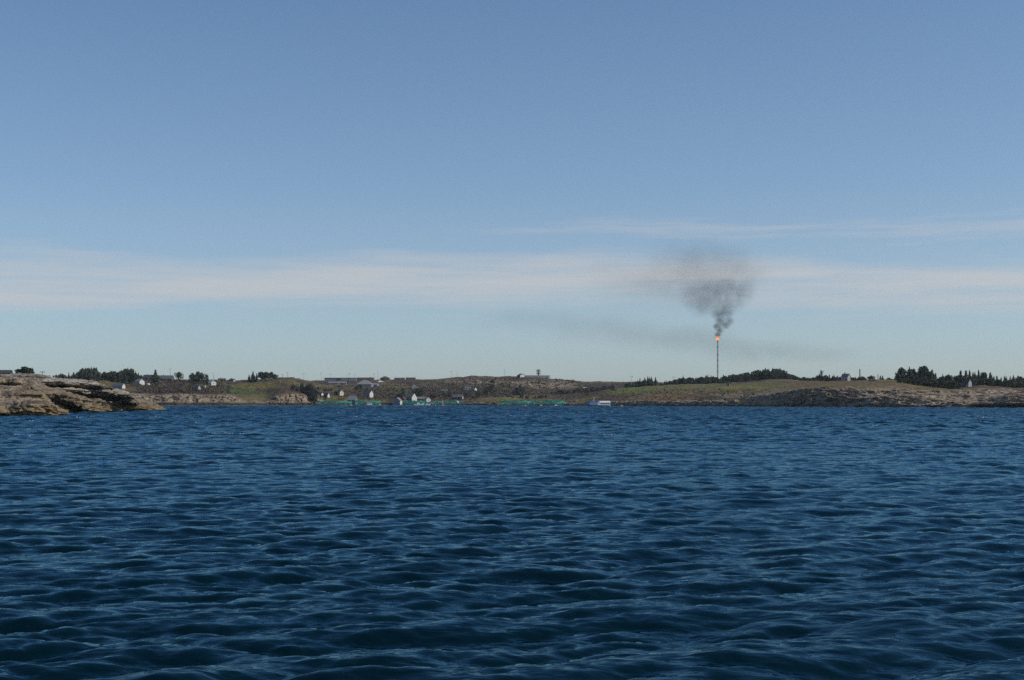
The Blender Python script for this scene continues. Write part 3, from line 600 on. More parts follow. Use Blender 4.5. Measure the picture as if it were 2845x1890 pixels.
def windows(e, w, dp, wh, nf, ng, m, sz=1.1):
    def one(cx, cy, z, ax):
        s = sz / 2
        if ax == 'f': a = MB().box(cx-s, cx+s, cy-.05, cy, z-s*1.1, z+s*1.1); g = MB().box(cx-s*.8, cx+s*.8, cy-.07, cy-.052, z-s*.9, z+s*.9)
        else: a = MB().box(cx, cx+.05, cy-s, cy+s, z-s*1.1, z+s*1.1); g = MB().box(cx+.052, cx+.07, cy-s*.8, cy+s*.8, z-s*.9, z+s*.9)
        o = a.build('window', m, e); g.build('pane', GLASS, o)
    for i in range(nf): one(w * ((i + .5) / nf - .5), -dp/2, wh * .58, 'f')
    for i in range(ng): one(w/2, dp * ((i + .5) / ng - .5), wh * .58, 'g')
    if ng: one(w/2, 0, wh + .9, 'g')
def house(name, label, cat, loc, w, dp, wh, rh, yaw=0, wall=WHITE, roof=R_SLATE, gable=None, style='gable', nf=3, ng=1, chim=True, door=True, group=None, over=.35, found=2.5, side=None):
    e = empty(name, loc, R(yaw)); tag(e, label, cat, group); x, y = w/2, dp/2
    if style == 'gable':
        MB().add([(-x,-y,-found),(x,-y,-found),(x,y,-found),(-x,y,-found),(-x,-y,wh),(x,-y,wh),(x,y,wh),(-x,y,wh),(-x,0,wh+rh-.05),(x,0,wh+rh-.05)],
                 [(3,2,1,0),(0,1,5,4),(2,3,7,6),(1,2,6,9,5),(3,0,4,8,7),(4,5,9,8),(6,7,8,9)]).build('wall', wall, e)
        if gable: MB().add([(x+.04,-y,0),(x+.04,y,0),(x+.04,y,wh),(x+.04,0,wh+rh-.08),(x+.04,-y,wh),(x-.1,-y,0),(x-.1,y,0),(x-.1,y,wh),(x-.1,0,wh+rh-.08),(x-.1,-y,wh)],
                           [(0,1,2,3,4),(0,4,9,5),(1,6,7,2)]).build('gable_face', gable, e)  # end wall in its own colour; on some houses it paints the sunlit end
        if side: MB().box(-x*.98, x*.98, y+.003, y+.07, .2, wh-.1).build('painted_sunlit_side', side, e)  # pale panel that paints sunlight onto the side wall
        t = .16; ex = x + over; k = rh / y; ey = y + over; ze = wh - over * k
        rf = MB().add([(-ex,-ey,ze),(ex,-ey,ze),(ex,0,wh+rh),(-ex,0,wh+rh),(ex,ey,ze),(-ex,ey,ze)] + [(-ex,-ey,ze+t),(ex,-ey,ze+t),(ex,0,wh+rh+t),(-ex,0,wh+rh+t),(ex,ey,ze+t),(-ex,ey,ze+t)],
                      [(6,7,8,9),(9,8,10,11),(3,2,1,0),(5,4,2,3),(0,1,7,6),(4,5,11,10),(1,2,8,7),(2,4,10,8),(3,0,6,9),(5,3,9,11)]).build('roof', roof, e)
    elif style == 'hip':
        MB().box(-x,x,-y,y,-found,wh).build('wall', wall, e); ex, ey = x+over, y+over; rx = max(.3, x - y * .95)
        rf = MB().add([(-ex,-ey,wh),(ex,-ey,wh),(ex,ey,wh),(-ex,ey,wh),(-rx,0,wh+rh),(rx,0,wh+rh)], [(3,2,1,0),(0,1,5,4),(2,3,4,5),(1,2,5),(3,0,4)]).build('roof', roof, e)
    else:
        MB().box(-x,x,-y,y,-found,wh).build('wall', wall, e); rf = MB().box(-x-over,x+over,-y-over,y+over,wh+.003,wh+max(.25, rh)).build('roof', roof, e)
    if chim: c = MB().box(-.35,.35,-.3,.3,wh+rh*.6,wh+rh+1.0).box(-.42,.42,-.37,.37,wh+rh+1.0,wh+rh+1.12).build('chimney', BROWNW, rf); c.location.x = -w * .15
    if nf or ng: windows(e, w, dp, wh, nf, ng, FRAME)
    if door:
        d_ = MB().box(-.5,.5,-y-.06,-y+.01,-.1,2.0).build('door', BROWNW if wall is not BROWNW else FRAME, e); d_.location.x = w * .5 / max(nf, 2)
    return e
def hs(sx, by, wpx, dpx, whpx, rhpx, *a, d=None, **k):      # sizes in the photograph's pixels at the place where it stands
    p = spot(sx, by, d); s = p.y / F
    return lambda name, label, cat, **q: house(name, label, cat, p, wpx * s, dpx * s, whpx * s, rhpx * s, *a, **{**k, **q})
hs(2, 0, 56, 40, 9, 8, 12, d=720)('barn', 'red barn with dark roof at the left edge behind the rocks', 'barn', wall=REDW, roof=R_DARK, chim=False, nf=0, ng=0)
hs(413, 1056, 27, 22, 5, 8, -6, d=1725)('house', 'dark low house left of the single spruce', 'house', wall=BROWNW, roof=R_DARK)
hs(460, 1056, 42, 24, 5, 9, -4, d=1725)('house', 'long dark roofed house right of the single spruce', 'house', wall=BROWNW, roof=R_SLATE)
hs(388, 1070, 21, 17, 10, 7, -38)('house', 'white house with grey shaded side and lit white gable', 'house', wall=GREYW, gable=WHITE, roof=R_GREY, nf=2)  # grey wall and white gable paint shade and sunlight on one white house
hs(411, 1070, 9, 8, 4, 2, -38)('garage', 'small white outbuilding right of the white gabled house', 'garage', wall=WHITE, roof=R_GREY, chim=False, nf=1, ng=0)
hs(330, 1082, 32, 16, 6, 8, -18, d=1545)('boathouse', 'low boathouse with dark blue roof and pale end behind the rock point', 'boathouse', wall=BLUEW, gable=WHITE, roof=R_SLATE, chim=False, nf=2, ng=0)
hs(590, 1070, 17, 15, 7, 6, -50)('house', 'small white house with pale roof by the broad dark clump', 'house', wall=WHITE, roof=R_PALE, nf=2)
hs(545, 1083, 21, 12, 7, 5, -22)('shed', 'black tarred shed above the shore rocks', 'shed', wall=DARKW, roof=R_DARK, gable=GREYW, chim=False, nf=0, ng=0)
hs(569, 1076, 4, 4, 3, 1.4, -30)('hut', 'tiny bright white hut right of the black shed', 'hut', wall=WHITE, roof=R_PALE, chim=False, nf=0, ng=0)
hs(616, 1061, 20, 14, 3, 4, 5, d=1790)('house', 'distant dark house on the saddle right of the pale roof', 'house', wall=DARKW, roof=R_DARK, nf=2, ng=0)
hs(645, 1061, 14, 12, 3, 4, -20, d=1810)('house', 'distant grey house farther right on the saddle', 'house', wall=GREYW, roof=R_DARK, nf=2, ng=0)
# ridge and village
e = hs(947, 1057, 87, 30, 6.5, 1, 0, d=2330)('industrial_hall', 'long flat blue grey hall with red panels on the skyline', 'hall', wall=STEELB, roof=R_GREY, style='flat', nf=0, ng=0, chim=False, door=False, found=6)
s_ = 2330 / F
for x0, x1 in ((-43.5,-42), (-10,2), (22,24)): MB().box(x0*s_, x1*s_, -15*s_-.08, -15*s_-.003, 0, 6.5*s_).build('wall_panel', REDW, e)
for x0, x1 in ((3,22), (25,43)): MB().box(x0*s_, x1*s_, -15*s_-.08, -15*s_-.003, 0, 6.2*s_).build('wall_panel', STEELG, e)
hs(1014, 1058, 50, 20, 5, 2.5, 0, d=2340)('low_building', 'long faded red building right of the blue grey hall', 'building', wall=PINKW, roof=R_RED, nf=6, ng=0, chim=False, found=6)
hs(1070, 1057, 24, 20, 4, 5, -8, d=2330)('house', 'dark red roofed house on the skyline right of the thin mast', 'house', wall=BROWNW, roof=R_RED, style='hip', nf=3, ng=0, found=5)
hs(1110, 1057, 28, 16, 3, 2.5, 0, d=2335)('low_building', 'low red brown roof on the skyline, left of two', 'building', wall=BROWNW, roof=R_RED, nf=4, ng=0, chim=False, found=5)
hs(1141, 1058, 26, 16, 3, 2.5, 0, d=2335)('low_building', 'low red brown roof on the skyline, right of two', 'building', wall=BROWNW, roof=R_RED, nf=4, ng=0, chim=False, found=5)
hs(938, 1068, 50, 16, 4, 3, 2)('long_house', 'long grey roofed house below the blue grey hall', 'house', wall=BLUEW, roof=R_GREY, nf=6, ng=0, chim=False)
hs(942, 1070, 2.6, 3, 2.6, 1, 0)('hut', 'speck of a white hut below the long grey roofed house', 'hut', wall=WHITE, roof=R_PALE, chim=False, nf=0, ng=0)
hs(1014, 1074, 42, 34, 6, 12, -4)('house', 'large grey house with tall hip roof on the village hill', 'house', wall=BLUEW, roof=R_GREY, style='hip', nf=5, ng=0)
hs(1041, 1073, 20, 16, 4, 4, -14)('house_wing', 'low glazed wing right of the hip roofed grey house', 'house', wall=BLUEW, roof=R_GREY, nf=4, ng=0, chim=False)
hs(1056, 1065, 17, 17, 3, 5, 20)('house', 'house with pale pyramid roof near the skyline', 'house', wall=BROWNW, roof=R_PALE, style='hip', nf=2, ng=0, chim=False)
hs(883, 1081, 10, 6, 4, 1.2, -10)('shed', 'dark flat shed beside the road above the cottages', 'shed', wall=DARKW, roof=R_DARK, style='flat', chim=False, nf=0, ng=0)
hs(889, 1099, 17, 10, 4, 4.5, -30)('cottage', 'left of two dark roofed cottages with white gables', 'cottage', wall=DARKW, gable=WHITE, roof=R_DARK, nf=2, ng=0)
hs(907, 1105, 15, 10, 7, 6, -30)('cottage', 'right of two dark roofed cottages with white gables', 'cottage', wall=DARKW, gable=WHITE, roof=R_DARK, nf=2, ng=0)
hs(945, 1099, 16, 13, 9, 7, -48)('house', 'cream house with slate roof and lit front above the green net', 'house', wall=CREAM, roof=R_SLATE, nf=2, ng=1)
hs(1023, 1104, 22, 18, 11, 8, -28)('house', 'slate blue house with sunlit end painted white above the boathouse', 'house', wall=BLUEW, gable=WHITE, roof=R_DARK, nf=3, ng=1)  # white gable puts the sunlight on this end into its colour
hs(980, 1122, 23, 22, 11, 11, -16)('boathouse', 'boathouse with grey roof behind the green net', 'boathouse', wall=GREENW, roof=R_GREY, nf=2, ng=0, chim=False)
hs(1105, 1124, 16, 20, 11, 8, -108)('boathouse', 'slate blue boathouse with its gable to the water', 'boathouse', wall=BLUEW, roof=R_GREY, nf=0, ng=1, chim=False, side=CREAM)  # cream side panel is the sunlit wall put into colour
hs(1121, 1117, 13, 12, 8, 6, -108)('boathouse', 'small red boathouse beside the slate blue one', 'boathouse', wall=REDW, roof=R_RED, nf=0, ng=0, chim=False)
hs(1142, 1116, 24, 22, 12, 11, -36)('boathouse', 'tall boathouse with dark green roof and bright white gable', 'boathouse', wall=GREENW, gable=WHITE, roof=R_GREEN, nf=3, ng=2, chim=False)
hs(1171, 1115, 24, 14, 7, 5, -12)('shed', 'long shed with tan roof right of the tall white gable', 'shed', wall=GREENW, roof=R_TAN, nf=3, ng=0, chim=False)
hs(1188, 1116, 12, 13, 7, 6, -60)('shed', 'small white shed with its gable to the water', 'shed', wall=WHITE, roof=R_GREY, nf=0, ng=1, chim=False)
hs(1152, 1079, 15, 15, 6, 7, -82)('house', 'grey gabled house with one dark window on the hill', 'house', wall=GREYW, roof=R_SLATE, nf=0, ng=1)
hs(1234, 1090, 17, 13, 4, 4, 6)('shed', 'shed with green roof on the brown slope', 'shed', wall=BROWNW, roof=R_GREEN, nf=1, ng=0, chim=False)
hs(1272, 1110, 28, 16, 7, 6, -6)('house', 'dark house with white ends above the left hand cages', 'house', wall=DARKW, gable=WHITE, roof=R_SLATE, nf=3, ng=1)
hs(1300, 1084, 18, 15, 4, 6, 10)('house', 'slate house in the brush below the crag, left of two', 'house', wall=GREYW, roof=R_SLATE, nf=2, ng=0)
hs(1316, 1086, 14, 12, 4, 5, -35)('house', 'slate house in the brush below the crag, right of two', 'house', wall=GREYW, roof=R_SLATE, gable=WHITE, nf=2, ng=0)
hs(1491, 1054, 68, 26, 5.5, .8, 10, d=2290)('long_building', 'long flat grey building on the ridge by the antenna tower', 'building', wall=STEELG, roof=R_GREY, style='flat', nf=0, ng=0, chim=False, door=False, found=6)
hs(1447, 1056, 15, 15, 5, 4, -55, d=2270)('house', 'dark roofed house with white gable left of the ridge building', 'house', wall=DARKW, gable=WHITE, roof=R_DARK, nf=0, ng=1, found=6)
hs(1625, 1080, 9, 5, 2.6, 1.2, 0)('hut', 'small white hut in the hollow behind the barge', 'hut', wall=WHITE, roof=R_PALE, nf=1, ng=0, chim=False)
# headland
hs(2350, 1058, 19, 16, 11, 8, -42)('house', 'pale gabled house with chimney on the headland skyline', 'house', wall=GREYW, gable=GREYW, roof=R_SLATE, nf=2, ng=1)
hs(2687, 1071, 20, 15, 13, 10, -55, d=1062)('house', 'grey house with dark roof half hidden in the right hand wood', 'house', wall=BROWNW, gable=GREYW, roof=R_DARK, nf=2, ng=1)
hs(2662, 1062, 9, 8, 5, 2, -30, d=1062)('hut', 'little white hut left of the house in the right hand wood', 'hut', wall=WHITE, roof=R_PALE, nf=0, ng=0, chim=False)
hs(2424, 1060, 15, 8, 3, 3, 5)('shed', 'dark low shed on the brow under the small round tree', 'shed', wall=DARKW, roof=R_DARK, nf=0, ng=0, chim=False)
STONE = mat('field_stone', (.27,.245,.21), .9, .4, 2.)
hs(2023, 1072, 9, 7, 6, 2.5, -20)('stone_shed', 'stone shed at the end of the field wall', 'shed', wall=STONE, roof=R_DARK, nf=0, ng=0, chim=False)
def stone_wall(pts, label, h=.8):
    P = []
    for i in range(len(pts) - 1):
        for k in range(6):
            t = k / 6; q = hit(pts[i][0] * (1-t) + pts[i+1][0] * t, pts[i][1] * (1-t) + pts[i+1][1] * t)
            if q is not None: P.append(q)
    b = MB(); o = P[0]
    for a, c in zip(P, P[1:]):
        L = (c - a).length
        if L > 90: continue
        n = max(1, int(L / 1.4))
        for k in range(n):
            p = a.lerp(c, (k + .5) / n); p.z = ground(p.x, p.y); s = TR.uniform(.55, .95); hh = h * TR.uniform(.7, 1.15)
            b.box(p.x-o.x-s, p.x-o.x+s, p.y-o.y-s*.7, p.y-o.y+s*.7, p.z-o.z-.6, p.z-o.z+hh)
    w_ = b.build('stone_wall', STONE); w_.location = o; tag(w_, label, 'wall')
stone_wall([(1764,1117),(1772,1110),(1782,1102),(1800,1094),(1826,1090),(1846,1080),(1860,1073)], 'old stone wall climbing the grass slope behind the right hand buoy')
stone_wall([(1930,1085),(1960,1080),(2000,1074),(2024,1070)], 'old stone wall leading to the stone shed')

# ------------------------------------------------------------------ poles, masts and towers
POLE, GALV = mat('weathered_pole', (.13,.12,.11), .8), mat('galvanised_steel', (.28,.29,.30), .5, .15, 1., .3)
def pole(sx, top, by, kind, label, d=None, group=None, r=.17):
    p = spot(sx, by, d); h = zpx(top, p.y) - p.z; e = empty({'lamp': 'light_mast', 'plain': 'mast', 'wire': 'utility_pole'}[kind], p)
    tag(e, label, 'mast' if kind != 'wire' else 'pole', group)
    MB().tube((0,0,-1), (0,0,h), r * 1.25, r * .8, 8).build('pole', GALV if kind != 'wire' else POLE, e)
    if kind == 'lamp':
        MB().box(-1.6,1.6,-.12,.12,h-.25,h).build('crossarm', GALV, e)
        for x in (-1.3, 1.3): MB().box(x-.45,x+.45,-.4,.3,h+.003,h+.35).build('lamp_head', GALV, e)
    elif kind == 'wire':
        MB().box(-1.3,1.3,-.1,.1,h-.7,h-.45).build('crossarm', POLE, e)
        for x in (-1.1, 0, 1.1): MB().lathe([(.09,0),(.12,.15),(.05,.3)], 6, (x,0,h-.447)).build('insulator', GALV, e)
for sx, top, lb in ((844,1038,'light mast left of the blue grey hall, farthest left'), (892,1037,'light mast just left of the blue grey hall'), (918,1040,'light mast over the left end of the blue grey hall'), (971,1038,'tall light mast over the right half of the blue grey hall'), (986,1041,'light mast over the right end of the blue grey hall'), (1039,1040,'light mast at the right end of the faded red building')):
    pole(sx, top, 0, 'lamp', lb, d=2390 if sx > 850 else 2200, group='light masts around the hall')
for sx, top, d, lb in ((899,1048,2380,'short thin mast at the left end of the blue grey hall'), (964,1041,2390,'thin mast beside the tall light mast over the hall'), (1050,1032,2350,'tall thin mast left of the dark red hip roof'), (1270,1032,2310,'right of two masts on the rounded ridge'), (1456,1039,2300,'right of the close pair of masts on the ridge building'), (1530,1043,2290,'thin mast right of the ridge building'), (2438,1040,1210,'left of the twin poles on the headland brow'), (2441,1040,1212,'right of the twin poles on the headland brow'), (594,1034,1790,'thin mast behind the pale roofed house')):
    pole(sx, top, 0, 'plain', lb, d=d, r=.2)
for sx, top, d, lb in ((1254,1033,2310,'left of two masts on the rounded ridge'), (1402,1028,2310,'light mast on the crag left of the ridge building'), (1453,1039,2300,'left of the close pair of masts on the ridge building'), (1755,1047,1720,'light mast left of the square spruce clump'), (1871,1048,1720,'light mast rising from the wood left of the flare')):
    pole(sx, top, 0, 'lamp', lb, d=d)
for sx, top, by, d, lb in ((118,1031,0,705,'utility pole on the rock point right of the dark clump'), (785,1040,0,1845,'utility pole right of the hilltop trees, nearer one'), (799,1034,0,1850,'utility pole on the bare hilltop'), (473,1024,0,1760,'utility pole behind the long dark roof'), (1969,1041,1066,None,'left pole against the wood beside the flare stack'), (1975,1043,1066,None,'right pole against the wood beside the flare stack'), (1700,1070,1092,None,'utility pole at the left end of the grass slope'), (1075,1086,1120,None,'utility pole on the slope left of the blue boathouse'), (1180,1062,1086,None,'utility pole on the hill behind the tan roof')):
    pole(sx, top, by, 'wire', lb, d=d, r=.16)
M_STEEL = mat('dark_steel', (.11,.115,.125), .6)
# antenna tower on the ridge
p = spot(1496, d=2310); h = zpx(1028, 2310) - p.z; e = empty('antenna_tower', p); tag(e, 'antenna tower with three round platforms on the ridge building', 'tower')
MB().tube((0,0,-1), (0,0,h), 1.0, .7, 10).build('shaft', M_STEEL, e)
for k, f in enumerate((.52, .74, .95)):
    pf = MB().lathe([(1.0,h*f-1.0),(3.4,h*f),(3.6,h*f+.8),(1.0,h*f+.82)], 14).build('platform', M_STEEL, e)
    for a in range(5):
        t = a * 1.2566 + k; MB().lathe([(.2,0),(.75,.25),(.8,.4),(.1,.45)], 8, (2.9*math.cos(t), 2.9*math.sin(t), h*f+.75)).build('dish', FRAME, pf)
MB().tube((0,0,h), (0,0,h+3), .15, .08, 6).build('spike', GALV, e)
# grey tower and chimney on the headland
p = spot(2283, d=1460); h = zpx(1034, 1460) - p.z; e = empty('tower', p); tag(e, 'grey cylindrical tower with pale domed cap above the headland trees', 'tower')
MB().lathe([(1.7,-1),(1.5,h)], 16).build('shaft', STEELG, e); MB().lathe([(1.5,h+.003),(1.9,h+.2),(1.9,h+.6),(1.5,h+.62)], 16).build('gallery', STEELG, e)
MB().lathe([(1.35,h+.623),(1.5,h+1.2),(1.2,h+1.9),(.3,h+2.3)], 16).build('cap', WHITE, e); MB().box(1.2,2.4,-.5,.5,h+.62,h+1.5).build('floodlight', WHITE, e)
p = spot(2389, d=1700); h = zpx(1026, 1700) - p.z; e = empty('chimney_stack', p); tag(e, 'plain dark chimney stack right of the pale gabled house', 'chimney')
MB().lathe([(.85,-1),(.62,h)], 14).build('shaft', mat('stack_steel', (.11,.115,.12), .6), e); MB().lathe([(.75,h-.6),(.75,h+.1),(.6,h+.12)], 14).build('rim', GALV, e)

# ------------------------------------------------------------------ the flare stack with its flame and smoke
FD = 2600.; FX = xpx(1994, FD); p = spot(1994, d=FD); top = zpx(948, FD) - p.z
e = empty('flare_stack', p); tag(e, 'tall slender flare stack with ringed platforms burning behind the wood', 'flare stack')
M_STACK = mat('flare_steel', (.15,.155,.165), .6, .2, .4)
MB().tube((0,0,-1), (0,0,top), .75, .55, 12).build('riser', M_STACK, e)
lt = MB(); 
for k in range(3):
    a = k * 2.0944 + .4; lt.tube((1.6*math.cos(a), 1.6*math.sin(a), -1), (1.4*math.cos(a), 1.4*math.sin(a), top - 4), .14, .12, 5)
nz = int(top / 3.2)
for i in range(nz):
    for k in range(3):
        a, b2 = k * 2.0944 + .4, (k + 1) * 2.0944 + .4; z0, z1 = i * 3.2, (i + 1) * 3.2
        lt.tube((1.5*math.cos(a), 1.5*math.sin(a), z0), (1.5*math.cos(b2), 1.5*math.sin(b2), z1), .07, .07, 4)
lt.build('lattice', M_STACK, e)
for y_ in (951, 965, 986, 1001, 1017, 1034):
    z = zpx(y_, FD) - p.z; pf = MB().lathe([(1.1,z-.3),(2.3,z),(2.3,z+.25),(1.1,z+.27)], 14).build('platform', M_STACK, e)
    MB().path([(2.25*math.cos(t*.5236), 2.25*math.sin(t*.5236), z+1.2) for t in range(12)], .06, 4, True).build('guard_rail', M_STACK, pf)
MB().lathe([(.6,top+.003),(1.5,top+1.3),(1.7,top+1.6),(1.0,top+1.62)], 14).build('burner_tip', mat('burner_steel', (.06,.045,.04), .5), e)
fm = bpy.data.materials.new('flame'); fm.use_nodes = True; t = fm.node_tree; t.nodes.clear()
o_ = N(t, 'ShaderNodeOutputMaterial'); em = N(t, 'ShaderNodeEmission'); tcn = N(t, 'ShaderNodeTexCoord'); spx = N(t, 'ShaderNodeSeparateXYZ'); nz_ = N(t, 'ShaderNodeTexNoise'); nz_.inputs['Scale'].default_value = .55; nz_.inputs['Detail'].default_value = 4
lk(t, tcn.outputs['Object'], spx.inputs[0]); lk(t, tcn.outputs['Object'], nz_.inputs['Vector'])
v_ = M1(t, 'ADD', M1(t, 'MULTIPLY', spx.outputs[2], .085), M1(t, 'MULTIPLY', M1(t, 'SUBTRACT', nz_.outputs['Fac'], .5), 1.1)); cr = N(t, 'ShaderNodeValToRGB'); lk(t, v_, cr.inputs[0])
cr.color_ramp.elements[0].position = .12; cr.color_ramp.elements[0].color = (1, .40, .075, 1); cr.color_ramp.elements[1].position = .9; cr.color_ramp.elements[1].color = (.75, .10, .05, 1)
el2 = cr.color_ramp.elements.new(.45); el2.color = (1, .17, .035, 1)
lk(t, cr.outputs[0], em.inputs[0]); em.inputs[1].default_value = 1.35; lk(t, em.outputs[0], o_.inputs[0])
fr = random.Random(3); fb = MB()
for dx, dy, h_, r_ in ((0,0,8.2,2.0), (-1.6,.3,10.2,1.5), (1.7,-.2,5.2,1.5), (-2.6,-.4,6.,1.2), (.6,.8,6.8,1.6), (2.6,.4,3.0,1.2)):
    pr = [(.3,0)] + [(r_ * math.sin(math.pi * (u_ ** .62)) * (1 - .35 * u_) + .05, h_ * u_) for u_ in (.12,.25,.4,.55,.7,.85)] + [(.03, h_)]
    n0 = len(fb.v); fb.lathe(pr, 10, (dx * .45, dy, 0))
    fb.v[n0:] = [(x + dx * .10 * z + .35 * math.sin(z * .9 + dx), y, z) for x, y, z in fb.v[n0:]]
fl = fb.build('flame', fm, None, True); fl.location = (p.x, p.y, p.z + top + 1.5); tag(fl, 'orange flame burning on top of the flare stack', 'flame')

def smoke(name, label, puffs, D, scale, warp, dens, colr, nscale, lo, hi, step):
    t0 = D / F; c = []
    for sx, sy, rx, ry, wt in puffs:
        c.append((Vector((xpx(sx, D), D, zpx(sy, D))), Vector((rx * t0, .9 * (rx + ry) / 2 * t0, ry * t0)), wt))
    o = c[0][0].copy(); b = MB()
    ico = [(math.cos(a) * math.cos(l), math.sin(a) * math.cos(l), math.sin(l)) for l in np.linspace(-1.45, 1.45, 9) for a in np.linspace(0, 2 * math.pi, 16, endpoint=False)]
    fs = [(k*16+i, k*16+(i+1) % 16, (k+1)*16+(i+1) % 16, (k+1)*16+i) for k in range(8) for i in range(16)] + [tuple(range(15, -1, -1)), tuple(range(128, 144))]
    for q, r_, wt in c: b.add([(q - o) + Vector((v[0]*r_.x*1.12, v[1]*r_.y*1.12, v[2]*r_.z*1.12)) for v in ico], fs)
    m = bpy.data.materials.new(name); m.use_nodes = True; t = m.node_tree; t.nodes.clear()
    ob = b.build(name, None); md = ob.modifiers.new('shell', 'REMESH'); md.mode = 'VOXEL'; md.voxel_size = step
    me = bpy.data.meshes.new_from_object(ob.evaluated_get(bpy.context.evaluated_depsgraph_get())); old = ob.data; ob.data = me; ob.modifiers.clear(); bpy.data.meshes.remove(old)
    me.materials.clear(); me.materials.append(m); ob.location = o
    out_ = N(t, 'ShaderNodeOutputMaterial'); pv = N(t, 'ShaderNodeVolumeAbsorption'); pv.inputs['Color'].default_value = (*colr, 1); lk(t, pv.outputs[0], out_.inputs['Volume'])
    tcn = N(t, 'ShaderNodeTexCoord'); nz = N(t, 'ShaderNodeTexNoise'); nz.inputs['Scale'].default_value = nscale; nz.inputs['Detail'].default_value = 3
    lk(t, tcn.outputs['Object'], nz.inputs['Vector'])
    s1 = N(t, 'ShaderNodeVectorMath', operation='SUBTRACT'); lk(t, nz.outputs['Color'], s1.inputs[0]); s1.inputs[1].default_value = (.5, .5, .5)
    nw = N(t, 'ShaderNodeVectorMath', operation='MULTIPLY_ADD'); lk(t, s1.outputs[0], nw.inputs[0]); nw.inputs[1].default_value = (warp,) * 3; lk(t, tcn.outputs['Object'], nw.inputs[2])
    tot = None
    for q, r_, wt in c:
        a = N(t, 'ShaderNodeVectorMath', operation='SUBTRACT'); lk(t, nw.outputs[0], a.inputs[0]); a.inputs[1].default_value = q - o
        d_ = N(t, 'ShaderNodeVectorMath', operation='DIVIDE'); lk(t, a.outputs[0], d_.inputs[0]); d_.inputs[1].default_value = r_
        dt = N(t, 'ShaderNodeVectorMath', operation='DOT_PRODUCT'); lk(t, d_.outputs[0], dt.inputs[0]); lk(t, d_.outputs[0], dt.inputs[1])
        f_ = M1(t, 'SUBTRACT', 1., dt.outputs['Value'], clamp=True); f_ = M1(t, 'MULTIPLY', M1(t, 'MULTIPLY', f_, f_), wt / r_.y)
        tot = f_ if tot is None else M1(t, 'ADD', tot, f_)
    n2 = N(t, 'ShaderNodeTexNoise'); n2.inputs['Scale'].default_value = nscale * 2.2; n2.inputs['Detail'].default_value = 5; n2.inputs['Roughness'].default_value = .6; lk(t, nw.outputs[0], n2.inputs['Vector'])
    lk(t, M1(t, 'MULTIPLY', tot, MR(t, n2.outputs['Fac'], lo, hi, 0., dens)), pv.inputs['Density'])
    try: m.cycles.volume_step_rate = .35
    except Exception: pass
    tag(ob, label, 'smoke', kind='stuff')
smoke('smoke_column', 'dense grey smoke column rising straight from the flare flame',
 [(1994,930,13,10,1.5), (1999,917,16,14,1.35), (1991,907,15,14,1.2), (2014,905,17,14,1.0), (2025,893,18,18,.8), (2001,892,22,18,1.0), (1994,874,26,18,.7), (2017,870,28,22,.65)],
 FD, 1, 8, 1.0, (.10, .085, .06), .06, .16, .60, 2.2)
smoke('smoke_plume', 'soft grey smoke cloud spreading above the smoke column',
 [(2008,862,46,30,.55), (1950,854,52,34,.42), (2035,842,50,38,.5), (1990,842,62,40,.5), (1920,832,54,36,.34), (2058,818,52,42,.36), (1968,818,80,42,.44), (2012,806,80,42,.44), (1925,806,66,38,.28), (2066,800,50,40,.2), (1985,788,84,34,.3)],
 FD + 6, 1, 26, .88, (.10, .085, .06), .028, .18, .70, 4.0)
smoke('smoke_veil', 'faint smoke veil thinning out above the smoke cloud', [(1980,722,140,78,.26), (1880,755,140,76,.24), (1780,785,200,84,.22), (2060,755,120,78,.18), (1860,700,120,58,.09), (1975,790,170,96,.24)],
 FD + 150, 1, 70, .95, (.10, .085, .06), .010, .22, .66, 9.0)
smoke('smoke_band', 'faint dark band of old smoke drifting low behind the flare stack', [(1480,893,230,42,.12), (1680,915,240,50,.19), (1880,940,240,50,.22), (2080,968,230,46,.22), (2260,995,190,38,.15)],
 FD + 330, 1, 60, .95, (.10, .085, .06), .008, .25, .6, 9.0)

# ------------------------------------------------------------------ fish farm
NETM = bpy.data.materials.new('green_netting'); NETM.use_nodes = True; t = NETM.node_tree; b = t.nodes['Principled BSDF']
b.inputs['Roughness'].default_value = .7; b.inputs['Base Color'].default_value = (.035, .33, .25, 1)
tcn = N(t, 'ShaderNodeTexCoord'); nn = N(t, 'ShaderNodeTexNoise'); nn.inputs['Scale'].default_value = .22; nn.inputs['Detail'].default_value = 3; lk(t, tcn.outputs['Object'], nn.inputs['Vector'])
lk(t, MR(t, nn.outputs['Fac'], .36, .66, .04, .34), b.inputs['Alpha'])
NETBAND = NETM.copy(); NETBAND.name = 'green_net_band'
for n_ in NETBAND.node_tree.nodes:
    if n_.bl_idname == 'ShaderNodeMapRange': n_.inputs[3].default_value = .55; n_.inputs[4].default_value = .95
PLAST = mat('black_pipe', (.018,.02,.02), .5); NETROPE = mat('green_rope', (.05,.30,.22), .7)
